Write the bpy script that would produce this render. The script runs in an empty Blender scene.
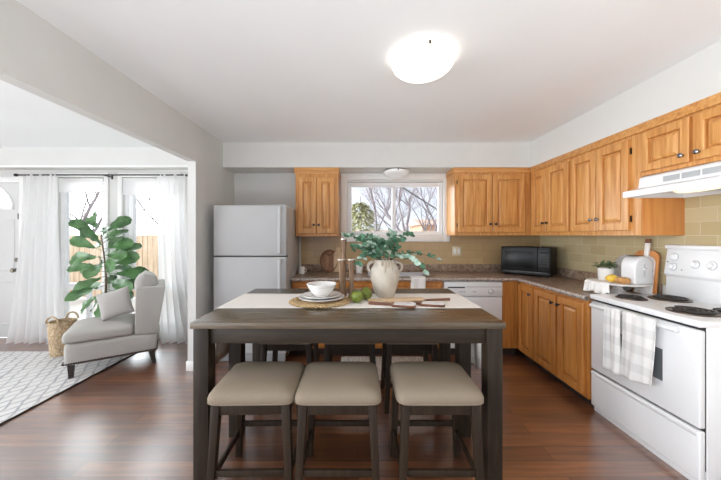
import bpy, bmesh, math, random
from mathutils import Vector, Matrix

R = math.radians
PI = math.pi
sc = bpy.context.scene
col = sc.collection
random.seed(7)

# ------------------------------------------------------------------ camera, sky, exposure
EYE = 1.40
cam_d = bpy.data.cameras.new('camera')
cam = bpy.data.objects.new('camera', cam_d)
col.objects.link(cam)
cam.location = (0, 0, EYE)
cam.rotation_euler = (R(90), 0, 0)
cam_d.sensor_width = 36
cam_d.lens = 292 / 721 * 36
cam_d.shift_x = 2.5 / 721
cam_d.shift_y = -4.5 / 721
cam_d.clip_start = 0.02
sc.camera = cam

SKY_STRENGTH = 1.0
w = bpy.data.worlds.new('overcast_sky')
sc.world = w
w.use_nodes = True
nt = w.node_tree
bg = nt.nodes['Background']
tc = nt.nodes.new('ShaderNodeTexCoord')
# a hazy sky, graded by direction, with extra glow added from the living-room side
dt = nt.nodes.new('ShaderNodeVectorMath')
dt.operation = 'DOT_PRODUCT'
dt.inputs[1].default_value = (-0.97, 0.243, 0.0)
mp = nt.nodes.new('ShaderNodeMapRange')
mp.inputs['From Min'].default_value = -1
mp.inputs['From Max'].default_value = 1
rmp = nt.nodes.new('ShaderNodeValToRGB')
els = rmp.color_ramp.elements
SKY = [(0.38, 0.36), (0.48, 0.44), (0.63, 0.46), (0.755, 2.0), (1.0, 5.4)]
TINT = (0.965, 1.0, 1.035)
els[0].position, els[1].position = SKY[0][0], SKY[-1][0]
for p_, v_ in SKY[1:-1]:
    els.new(p_)
for e, (p_, v_) in zip(els, SKY):
    e.color = (v_ * TINT[0], v_ * TINT[1], v_ * (TINT[2] + (0.07 if p_ < 0.7 else 0)), 1)
nt.links.new(tc.outputs['Generated'], dt.inputs[0])
nt.links.new(dt.outputs['Value'], mp.inputs['Value'])
nt.links.new(mp.outputs[0], rmp.inputs[0])
# below the horizon: a made-up bright glow, added to light the ceilings from underneath
GROUND_GLOW = 2.15
sep = nt.nodes.new('ShaderNodeSeparateXYZ')
gm = nt.nodes.new('ShaderNodeMapRange')
gm.inputs['From Min'].default_value = -0.40
gm.inputs['From Max'].default_value = -0.18
mxw = nt.nodes.new('ShaderNodeMix')
mxw.data_type = 'RGBA'
mxw.inputs['A'].default_value = (GROUND_GLOW * 0.95, GROUND_GLOW, GROUND_GLOW * 1.04, 1)
nt.links.new(tc.outputs['Generated'], sep.inputs[0])
nt.links.new(sep.outputs['Z'], gm.inputs['Value'])
nt.links.new(gm.outputs[0], mxw.inputs['Factor'])
nt.links.new(rmp.outputs[0], mxw.inputs['B'])
nt.links.new(mxw.outputs['Result'], bg.inputs[0])
bg.inputs[1].default_value = SKY_STRENGTH

vs = sc.view_settings
vs.view_transform = 'Standard'
vs.look = 'None'
vs.gamma = 1
vs.use_curve_mapping = False
vs.exposure = 1.36
sc.cycles.use_denoising = True
sc.cycles.max_bounces = 14
sc.cycles.diffuse_bounces = 8
sc.cycles.glossy_bounces = 5
sc.cycles.transparent_max_bounces = 16
sc.cycles.caustics_reflective = False
sc.cycles.caustics_refractive = False


# ------------------------------------------------------------------ materials
def lin(h):
    h = h.lstrip('#')
    o = []
    for i in (0, 2, 4):
        c = int(h[i:i + 2], 16) / 255
        o.append(c / 12.92 if c <= 0.04045 else ((c + 0.055) / 1.055) ** 2.4)
    return (*o, 1)


def new_mat(name):
    m = bpy.data.materials.new(name)
    m.use_nodes = True
    return m, m.node_tree, m.node_tree.nodes['Principled BSDF']


def noisy(name, c1, c2, scale=(20, 20, 20), rough=0.5, detail=4, lo=0.35, hi=0.65, bump=0.0, spec=0.5, metal=0.0, coat=0.0, dist=0.0, rnd=False, sheen=0.0):
    m, t, b = new_mat(name)
    n, L = t.nodes, t.links
    co = n.new('ShaderNodeTexCoord')
    mpn = n.new('ShaderNodeMapping')
    mpn.inputs['Scale'].default_value = scale
    L.new(co.outputs['Object'], mpn.inputs[0])
    if rnd:
        oi = n.new('ShaderNodeObjectInfo')
        ml = n.new('ShaderNodeMath')
        ml.operation = 'MULTIPLY'
        ml.inputs[1].default_value = 37
        L.new(oi.outputs['Random'], ml.inputs[0])
        L.new(ml.outputs[0], mpn.inputs['Location'])
    nz = n.new('ShaderNodeTexNoise')
    nz.inputs['Scale'].default_value = 1
    nz.inputs['Detail'].default_value = detail
    nz.inputs['Distortion'].default_value = dist
    L.new(mpn.outputs[0], nz.inputs['Vector'])
    cr = n.new('ShaderNodeValToRGB')
    cr.color_ramp.elements[0].position = lo
    cr.color_ramp.elements[1].position = hi
    cr.color_ramp.elements[0].color = lin(c1)
    cr.color_ramp.elements[1].color = lin(c2)
    L.new(nz.outputs['Fac'], cr.inputs[0])
    L.new(cr.outputs[0], b.inputs['Base Color'])
    b.inputs['Roughness'].default_value = rough
    b.inputs['Specular IOR Level'].default_value = spec
    b.inputs['Metallic'].default_value = metal
    b.inputs['Coat Weight'].default_value = coat
    b.inputs['Sheen Weight'].default_value = sheen
    if bump:
        bp = n.new('ShaderNodeBump')
        bp.inputs['Strength'].default_value = bump
        bp.inputs['Distance'].default_value = 0.004
        L.new(nz.outputs['Fac'], bp.inputs['Height'])
        L.new(bp.outputs[0], b.inputs['Normal'])
    return m


def flat(name, c, rough=0.5, **k):
    return noisy(name, c, c, rough=rough, detail=1, **k)


def emit(name, c, s):
    m, t, b = new_mat(name)
    b.inputs['Base Color'].default_value = lin(c)
    b.inputs['Emission Color'].default_value = lin(c)
    b.inputs['Emission Strength'].default_value = s
    b.inputs['Roughness'].default_value = 0.25
    return m


def glass_mat(name, refl=1.0, tint=(0.94, 0.96, 0.97, 1)):
    m = bpy.data.materials.new(name)
    m.use_nodes = True
    t = m.node_tree
    t.nodes.remove(t.nodes['Principled BSDF'])
    out = t.nodes['Material Output']
    tr = t.nodes.new('ShaderNodeBsdfTransparent')
    tr.inputs[0].default_value = tint
    gl = t.nodes.new('ShaderNodeBsdfGlossy')
    gl.inputs['Roughness'].default_value = 0.02
    lw_ = t.nodes.new('ShaderNodeLayerWeight')
    lw_.inputs[0].default_value = 0.5
    pw = t.nodes.new('ShaderNodeMath')
    pw.operation = 'POWER'
    pw.inputs[1].default_value = 4
    t.links.new(lw_.outputs['Facing'], pw.inputs[0])
    fr = t.nodes.new('ShaderNodeMath')
    fr.operation = 'MULTIPLY_ADD'
    fr.inputs[1].default_value = 0.5
    fr.inputs[2].default_value = 0.015
    t.links.new(pw.outputs[0], fr.inputs[0])
    mx = t.nodes.new('ShaderNodeMixShader')
    t.links.new(fr.outputs[0], mx.inputs[0])
    t.links.new(tr.outputs[0], mx.inputs[1])
    t.links.new(gl.outputs[0], mx.inputs[2])
    t.links.new(mx.outputs[0], out.inputs[0])
    return m


def sheer_mat(name, alpha=0.22):
    m = bpy.data.materials.new(name)
    m.use_nodes = True
    t = m.node_tree
    t.nodes.remove(t.nodes['Principled BSDF'])
    out = t.nodes['Material Output']
    tr = t.nodes.new('ShaderNodeBsdfTransparent')
    df = t.nodes.new('ShaderNodeBsdfDiffuse')
    df.inputs[0].default_value = (0.94, 0.94, 0.94, 1)
    tl = t.nodes.new('ShaderNodeBsdfTranslucent')
    tl.inputs[0].default_value = (0.95, 0.95, 0.95, 1)
    m1 = t.nodes.new('ShaderNodeMixShader')
    m1.inputs[0].default_value = 0.6
    m2 = t.nodes.new('ShaderNodeMixShader')
    co = t.nodes.new('ShaderNodeTexCoord')
    wv = t.nodes.new('ShaderNodeTexNoise')
    wv.inputs['Scale'].default_value = 300
    mr = t.nodes.new('ShaderNodeMapRange')
    mr.inputs['To Min'].default_value = max(alpha - 0.06, 0)
    mr.inputs['To Max'].default_value = alpha + 0.06
    t.links.new(co.outputs['Object'], wv.inputs['Vector'])
    t.links.new(wv.outputs['Fac'], mr.inputs['Value'])
    t.links.new(mr.outputs[0], m2.inputs[0])
    t.links.new(df.outputs[0], m1.inputs[1])
    t.links.new(tl.outputs[0], m1.inputs[2])
    t.links.new(m1.outputs[0], m2.inputs[1])
    t.links.new(tr.outputs[0], m2.inputs[2])
    t.links.new(m2.outputs[0], out.inputs[0])
    return m


def oak_mat(name, c1, c2, c3, grain=(38, 38, 2.4), rough=0.34):
    m, t, b = new_mat(name)
    n, L = t.nodes, t.links
    co = n.new('ShaderNodeTexCoord')
    oi = n.new('ShaderNodeObjectInfo')
    ml = n.new('ShaderNodeMath')
    ml.operation = 'MULTIPLY'
    ml.inputs[1].default_value = 53
    L.new(oi.outputs['Random'], ml.inputs[0])
    mpn = n.new('ShaderNodeMapping')
    mpn.inputs['Scale'].default_value = grain
    L.new(co.outputs['Object'], mpn.inputs[0])
    L.new(ml.outputs[0], mpn.inputs['Location'])
    nz = n.new('ShaderNodeTexNoise')
    nz.inputs['Scale'].default_value = 1
    nz.inputs['Detail'].default_value = 6
    nz.inputs['Roughness'].default_value = 0.6
    nz.inputs['Distortion'].default_value = 0.35
    L.new(mpn.outputs[0], nz.inputs['Vector'])
    cr = n.new('ShaderNodeValToRGB')
    cr.color_ramp.elements[0].position = 0.3
    cr.color_ramp.elements[0].color = lin(c1)
    cr.color_ramp.elements[1].position = 0.7
    cr.color_ramp.elements[1].color = lin(c3)
    e = cr.color_ramp.elements.new(0.48)
    e.color = lin(c2)
    L.new(nz.outputs['Fac'], cr.inputs[0])
    L.new(cr.outputs[0], b.inputs['Base Color'])
    b.inputs['Roughness'].default_value = rough
    bp = n.new('ShaderNodeBump')
    bp.inputs['Strength'].default_value = 0.12
    bp.inputs['Distance'].default_value = 0.002
    L.new(nz.outputs['Fac'], bp.inputs['Height'])
    L.new(bp.outputs[0], b.inputs['Normal'])
    return m


def floor_mat():
    m, t, b = new_mat('walnut_planks')
    n, L = t.nodes, t.links
    co = n.new('ShaderNodeTexCoord')
    br = n.new('ShaderNodeTexBrick')
    br.offset = 0.37
    br.offset_frequency = 2
    br.inputs['Color1'].default_value = (0.25, 0.25, 0.25, 1)
    br.inputs['Color2'].default_value = (0.75, 0.75, 0.75, 1)
    br.inputs['Mortar'].default_value = (0.0, 0.0, 0.0, 1)
    br.inputs['Scale'].default_value = 1
    br.inputs['Mortar Size'].default_value = 0.0022
    br.inputs['Mortar Smooth'].default_value = 0.3
    br.inputs['Brick Width'].default_value = 1.22
    br.inputs['Row Height'].default_value = 0.121
    L.new(co.outputs['Object'], br.inputs['Vector'])
    mpn = n.new('ShaderNodeMapping')
    mpn.inputs['Scale'].default_value = (1.8, 24, 1)
    L.new(co.outputs['Object'], mpn.inputs[0])
    nz = n.new('ShaderNodeTexNoise')
    nz.inputs['Scale'].default_value = 1
    nz.inputs['Detail'].default_value = 6
    nz.inputs['Distortion'].default_value = 0.8
    L.new(mpn.outputs[0], nz.inputs['Vector'])
    mx = n.new('ShaderNodeMix')
    mx.data_type = 'FLOAT'
    mx.inputs['Factor'].default_value = 0.42
    L.new(nz.outputs['Fac'], mx.inputs['A'])
    L.new(br.outputs['Color'], mx.inputs['B'])
    cr = n.new('ShaderNodeValToRGB')
    cr.color_ramp.elements[0].position = 0.25
    cr.color_ramp.elements[0].color = lin('#44281a')
    cr.color_ramp.elements[1].position = 0.72
    cr.color_ramp.elements[1].color = lin('#905b36')
    e = cr.color_ramp.elements.new(0.48)
    e.color = lin('#683d24')
    L.new(mx.outputs['Result'], cr.inputs[0])
    dk = n.new('ShaderNodeMix')
    dk.data_type = 'RGBA'
    dk.inputs['B'].default_value = lin('#1d0f0a')
    L.new(br.outputs['Fac'], dk.inputs['Factor'])
    L.new(cr.outputs[0], dk.inputs['A'])
    L.new(dk.outputs['Result'], b.inputs['Base Color'])
    b.inputs['Roughness'].default_value = 0.3
    b.inputs['Specular IOR Level'].default_value = 0.7
    b.inputs['Coat Weight'].default_value = 1.0
    b.inputs['Coat IOR'].default_value = 2.4
    b.inputs['Coat Roughness'].default_value = 0.27
    bp = n.new('ShaderNodeBump')
    bp.inputs['Strength'].default_value = 0.25
    bp.inputs['Distance'].default_value = 0.0015
    bp.invert = True
    L.new(br.outputs['Fac'], bp.inputs['Height'])
    L.new(bp.outputs[0], b.inputs['Normal'])
    return m


def tile_mat(name, axis, c1, c2, grout):
    m, t, b = new_mat(name)
    n, L = t.nodes, t.links
    co = n.new('ShaderNodeTexCoord')
    sp = n.new('ShaderNodeSeparateXYZ')
    cb = n.new('ShaderNodeCombineXYZ')
    L.new(co.outputs['Object'], sp.inputs[0])
    L.new(sp.outputs[axis], cb.inputs['X'])
    L.new(sp.outputs['Z'], cb.inputs['Y'])
    br = n.new('ShaderNodeTexBrick')
    br.inputs['Color1'].default_value = lin(c1)
    br.inputs['Color2'].default_value = lin(c2)
    br.inputs['Mortar'].default_value = lin(grout)
    br.inputs['Scale'].default_value = 1
    br.inputs['Mortar Size'].default_value = 0.003
    br.inputs['Brick Width'].default_value = 0.2
    br.inputs['Row Height'].default_value = 0.1
    L.new(cb.outputs[0], br.inputs['Vector'])
    L.new(br.outputs['Color'], b.inputs['Base Color'])
    b.inputs['Roughness'].default_value = 0.22
    bp = n.new('ShaderNodeBump')
    bp.inputs['Strength'].default_value = 0.35
    bp.inputs['Distance'].default_value = 0.002
    bp.invert = True
    L.new(br.outputs['Fac'], bp.inputs['Height'])
    L.new(bp.outputs[0], b.inputs['Normal'])
    return m


def rug_mat():
    m, t, b = new_mat('rug_weave')
    n, L = t.nodes, t.links
    co = n.new('ShaderNodeTexCoord')
    fac = []
    for rot in (32, -32):
        mp1 = n.new('ShaderNodeMapping')
        mp1.inputs['Rotation'].default_value = (0, 0, R(rot))
        L.new(co.outputs['Object'], mp1.inputs[0])
        wv = n.new('ShaderNodeTexWave')
        wv.inputs['Scale'].default_value = 3.4
        wv.inputs['Distortion'].default_value = 1.6
        wv.inputs['Detail'].default_value = 2
        wv.inputs['Detail Scale'].default_value = 2.5
        L.new(mp1.outputs[0], wv.inputs['Vector'])
        fac.append(wv.outputs['Fac'])
    mm = n.new('ShaderNodeMath')
    mm.operation = 'MAXIMUM'
    L.new(fac[0], mm.inputs[0])
    L.new(fac[1], mm.inputs[1])
    th = n.new('ShaderNodeMapRange')
    th.inputs['From Min'].default_value = 0.80
    th.inputs['From Max'].default_value = 1.0
    L.new(mm.outputs[0], th.inputs['Value'])
    nz = n.new('ShaderNodeTexNoise')
    nz.inputs['Scale'].default_value = 5
    nz.inputs['Detail'].default_value = 6
    L.new(co.outputs['Object'], nz.inputs['Vector'])
    ad = n.new('ShaderNodeMath')
    ad.operation = 'MULTIPLY'
    L.new(th.outputs[0], ad.inputs[0])
    L.new(nz.outputs['Fac'], ad.inputs[1])
    cr = n.new('ShaderNodeValToRGB')
    cr.color_ramp.elements[0].position = 0.05
    cr.color_ramp.elements[0].color = lin('#d9d7d5')
    cr.color_ramp.elements[1].position = 0.55
    cr.color_ramp.elements[1].color = lin('#a9a9ac')
    L.new(ad.outputs[0], cr.inputs[0])
    L.new(cr.outputs[0], b.inputs['Base Color'])
    b.inputs['Roughness'].default_value = 0.95
    b.inputs['Specular IOR Level'].default_value = 0.1
    bp = n.new('ShaderNodeBump')
    bp.inputs['Strength'].default_value = 0.4
    bp.inputs['Distance'].default_value = 0.006
    L.new(ad.outputs[0], bp.inputs['Height'])
    L.new(bp.outputs[0], b.inputs['Normal'])
    return m


def towel_mat():
    m, t, b = new_mat('plaid_towel')
    n, L = t.nodes, t.links
    co = n.new('ShaderNodeTexCoord')
    outs = []
    for ax in ('Y', 'Z'):
        w1 = n.new('ShaderNodeTexWave')
        w1.bands_direction = ax
        w1.inputs['Scale'].default_value = 2.6
        L.new(co.outputs['Object'], w1.inputs['Vector'])
        c1 = n.new('ShaderNodeValToRGB')
        c1.color_ramp.elements[0].position = 0.5
        c1.color_ramp.elements[1].position = 0.62
        L.new(w1.outputs['Fac'], c1.inputs[0])
        outs.append(c1.outputs[0])
    mm = n.new('ShaderNodeMath')
    mm.operation = 'ADD'
    L.new(outs[0], mm.inputs[0])
    L.new(outs[1], mm.inputs[1])
    cr = n.new('ShaderNodeValToRGB')
    cr.color_ramp.elements[0].color = lin('#e9e8e6')
    cr.color_ramp.elements[1].color = lin('#cfcfce')
    hf = n.new('ShaderNodeMath')
    hf.operation = 'MULTIPLY'
    hf.inputs[1].default_value = 0.5
    L.new(mm.outputs[0], hf.inputs[0])
    L.new(hf.outputs[0], cr.inputs[0])
    L.new(cr.outputs[0], b.inputs['Base Color'])
    b.inputs['Roughness'].default_value = 0.95
    b.inputs['Specular IOR Level'].default_value = 0.1
    return m


def brick_wall_mat():
    m, t, b = new_mat('house_brick')
    br = t.nodes.new('ShaderNodeTexBrick')
    br.inputs['Color1'].default_value = lin('#b98a68')
    br.inputs['Color2'].default_value = lin('#a87456')
    br.inputs['Mortar'].default_value = lin('#cbbcab')
    br.inputs['Scale'].default_value = 3
    co = t.nodes.new('ShaderNodeTexCoord')
    mpn = t.nodes.new('ShaderNodeMapping')
    mpn.inputs['Rotation'].default_value = (R(90), 0, 0)
    t.links.new(co.outputs['Object'], mpn.inputs[0])
    t.links.new(mpn.outputs[0], br.inputs['Vector'])
    t.links.new(br.outputs['Color'], b.inputs['Base Color'])
    b.inputs['Roughness'].default_value = 0.9
    return m


M = {}
M['wall'] = noisy('wall_paint', '#d6d6d3', '#d9d9d6', (3, 3, 3), 0.6, spec=0.3)
M['ceil'] = noisy('ceiling_paint', '#f1f3f4', '#f3f5f6', (2, 2, 2), 0.75, spec=0.2)
M['trim'] = noisy('white_gloss_trim', '#efefed', '#f2f2f0', (5, 5, 5), 0.35)
M['vinyl'] = noisy('window_vinyl', '#f0f1f2', '#f4f4f5', (5, 5, 5), 0.35)
M['floor'] = floor_mat()
M['tileX'] = tile_mat('tan_tile_back', 'X', '#b0946a', '#ba9f76', '#a58c6a')
M['tileY'] = tile_mat('tan_tile_side', 'Y', '#b0a07a', '#bbad8a', '#c2b698')
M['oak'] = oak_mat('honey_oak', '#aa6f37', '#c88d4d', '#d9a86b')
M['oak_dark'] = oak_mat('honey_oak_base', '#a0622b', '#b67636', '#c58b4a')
M['oak_moulding'] = oak_mat('oak_moulding', '#aa6f37', '#c88d4d', '#d8a567', grain=(3, 38, 38))
M['oak_side'] = oak_mat('oak_end_panel', '#c0783c', '#cb8747', '#d49453', grain=(30, 30, 2))
M['counter'] = noisy('brown_laminate', '#735d4c', '#ad9886', (26, 26, 26), 0.3, detail=8, lo=0.35, hi=0.7)
M['counter_edge'] = noisy('brown_laminate_edge', '#83736a', '#bdb3aa', (40, 40, 40), 0.3, detail=8)
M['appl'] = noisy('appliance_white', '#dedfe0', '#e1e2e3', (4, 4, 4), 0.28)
M['fridge'] = noisy('fridge_white_shaded', '#b7b8b8', '#babbbb', (4, 4, 4), 0.3)  # appliance white greyed down: the fridge's shade is put into its colour
M['appl_gray'] = flat('appliance_grey', '#9b9d9f', 0.35)
M['vent_gray'] = flat('vent_grey', '#a9acae', 0.5)
M['black'] = flat('black_plastic', '#0d0d0e', 0.4, spec=0.3)
M['black_glass'] = flat('black_glass', '#060607', 0.35, spec=0.25)
M['dark_gap'] = flat('dark_gasket', '#2b2b2c', 0.6)
M['toe'] = flat('toe_kick', '#24170f', 0.7)
M['oven_glass'] = flat('oven_window', '#5c6164', 0.12)
M['coil'] = flat('burner_coil', '#2b2825', 0.45)
M['drip'] = flat('drip_bowl', '#5f5246', 0.3, metal=0.8)
M['knob'] = flat('pewter_knob', '#3a3a40', 0.28, metal=0.9)
M['knob_bright'] = flat('chrome_knob', '#8d8f98', 0.16, metal=1.0)
M['hinge'] = flat('bronze_hinge', '#3a2c1c', 0.4, metal=0.7)
M['steel'] = flat('brushed_steel', '#b8babd', 0.28, metal=1.0)
M['espresso'] = oak_mat('espresso_wood', '#241c14', '#2d241b', '#382e23', grain=(3, 40, 40), rough=0.5)
M['espresso_top_lit'] = oak_mat('espresso_top_lit', '#483d2f', '#564a3a', '#655846', grain=(3, 40, 40), rough=0.24)  # the table's espresso wood lightened: its glossy reflection is put into the colour
M['espresso_leg'] = oak_mat('espresso_leg', '#221a12', '#2a2118', '#352b20', grain=(40, 40, 3), rough=0.52)
M['stool_wood'] = oak_mat('stool_wood', '#221910', '#2b2016', '#362a1d', grain=(40, 40, 3), rough=0.52)
M['seat'] = noisy('taupe_fabric', '#877a6a', '#8f8271', (300, 300, 300), 0.75, bump=0.1, spec=0.25)
M['linen'] = noisy('runner_linen', '#e6e2dc', '#f0ece6', (220, 220, 220), 0.95, bump=0.2, spec=0.1)
M['chair'] = noisy('grey_upholstery', '#aeaba6', '#b6b3ae', (260, 260, 260), 0.95, bump=0.15, spec=0.1)
M['pillow'] = noisy('grey_cushion_fabric', '#b4b1ad', '#bcb9b5', (260, 260, 260), 0.95, bump=0.15, spec=0.1)
M['nail'] = flat('antique_nail', '#4a3d35', 0.35, metal=0.8)
M['chair_leg'] = flat('dark_chair_leg', '#2a1f1b', 0.35)
M['rug'] = rug_mat()
M['rug_edge'] = flat('rug_backing', '#3b2f2a', 0.9)
M['mat'] = noisy('kitchen_mat_cotton', '#b8b5b0', '#d8d5d0', (60, 8, 60), 0.95, spec=0.1)
M['sheer'] = sheer_mat('sheer_white', 0.2)
M['shade'] = sheer_mat('roller_shade', 0.08)
M['rod'] = flat('black_rod', '#2b2a2b', 0.4, metal=0.6)
M['leaf'] = noisy('fig_leaf', '#315c2b', '#66925a', (9, 9, 9), 0.32, spec=0.6)
M['bark'] = noisy('bark', '#6a5a4c', '#8a7a6a', (20, 20, 6), 0.9)
M['pot_brown'] = noisy('brown_pot', '#6b4a37', '#80604a', (30, 30, 30), 0.7)
M['wicker'] = noisy('wicker', '#9a8060', '#d2bc9c', (70, 70, 30), 0.8, bump=0.6)
M['straw'] = noisy('woven_straw', '#a2835a', '#cdb388', (90, 90, 90), 0.85, bump=0.5)
for k_ in ('espresso', 'espresso_leg', 'stool_wood'):
    M[k_].node_tree.nodes['Principled BSDF'].inputs['Specular IOR Level'].default_value = 0.3
M['china'] = flat('white_china', '#e9e8e6', 0.15)
M['china_rim'] = flat('grey_china_rim', '#c9c8c6', 0.2)
M['vase'] = noisy('stoneware', '#bfb6a8', '#cfc7ba', (14, 14, 14), 0.8, bump=0.15)
M['glaze'] = noisy('stoneware_drip', '#a89c8c', '#bcb1a2', (20, 20, 5), 0.7)
M['candle_wood'] = oak_mat('weathered_wood', '#54402f', '#7a604a', '#97795e', grain=(60, 60, 5), rough=0.7)
M['candle_metal'] = flat('pale_metal_cup', '#cfc8bf', 0.3, metal=0.7)
M['pear'] = noisy('green_pear', '#56671e', '#7a8732', (30, 30, 30), 0.35)
M['stem'] = flat('brown_stem', '#4a3423', 0.8)
M['euca'] = noisy('eucalyptus_leaf', '#2f5a43', '#5f8a6c', (25, 25, 25), 0.55, lo=0.3, hi=0.7)
M['euca_pale'] = noisy('eucalyptus_pale_leaf', '#84a592', '#b5c6b8', (25, 25, 25), 0.55)
M['marble'] = noisy('white_marble', '#c9c4c2', '#e8e5e2', (9, 9, 9), 0.2, detail=8, lo=0.3, hi=0.5, dist=1.5)
M['acacia'] = oak_mat('acacia_wood', '#4f2f20', '#6d4530', '#8a5c41', grain=(5, 40, 40), rough=0.45)
M['board_wood'] = oak_mat('board_wood', '#6e4a33', '#8a6244', '#a77d59', grain=(30, 30, 4), rough=0.5)
M['board_light'] = oak_mat('light_board_wood', '#bf9f78', '#cfb18c', '#dcc2a2', grain=(5, 40, 40), rough=0.5)
M['board_orange'] = oak_mat('orange_board_wood', '#b8743a', '#c58349', '#d1945a', grain=(30, 30, 4), rough=0.5)
M['slate'] = noisy('grey_stone', '#a9a8a6', '#bdbcb9', (20, 20, 20), 0.5)
M['cloth'] = noisy('white_cloth', '#e6e4e1', '#efedea', (150, 150, 150), 0.95, bump=0.2, spec=0.1)
M['towel'] = towel_mat()
M['lemon'] = noisy('lemon_peel', '#e0b53a', '#edc94f', (60, 60, 60), 0.4, bump=0.2)
M['bread'] = noisy('bread_crust', '#a87440', '#c89a63', (40, 40, 40), 0.8)
M['herb'] = noisy('herb_leaf', '#44573a', '#6e8058', (40, 40, 40), 0.6)
M['soil'] = flat('soil', '#2c211a', 0.95)
M['plate_plastic'] = flat('ivory_plastic', '#d9cdb2', 0.35)
M['glass'] = glass_mat('window_glass')
M['lamp_glass'] = emit('lamp_glass', '#fffaf2', 0.55)
M['sink_lamp_glass'] = emit('sink_lamp_glass', '#f4f4f4', 0.0)
M['hood_lens'] = emit('hood_lens', '#f6e6bd', 0.5)
M['lamp_rim'] = flat('lamp_rim', '#d8d6d2', 0.3)
M['brass'] = flat('aged_nickel', '#6f675c', 0.3, metal=0.9)
M['ground'] = noisy('yard_ground', '#a8a298', '#cfccc6', (0.8, 0.8, 0.8), 0.95)
M['fence'] = noisy('cedar_fence', '#c3a688', '#d8c0a4', (14, 14, 1.5), 0.85)
M['tree'] = noisy('bare_bark', '#7d7274', '#9d9293', (8, 8, 3), 0.95)
M['pine'] = noisy('evergreen', '#a09f74', '#c6c199', (3, 3, 3), 0.9)
M['roof'] = noisy('roof_shingle', '#a58878', '#bf9f8a', (6, 6, 6), 0.9)
M['brick'] = brick_wall_mat()
M['cable'] = flat('cable', '#5b5659', 0.7)
M['red_panel'] = flat('pink_siding', '#c99aa2', 0.8)


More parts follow.
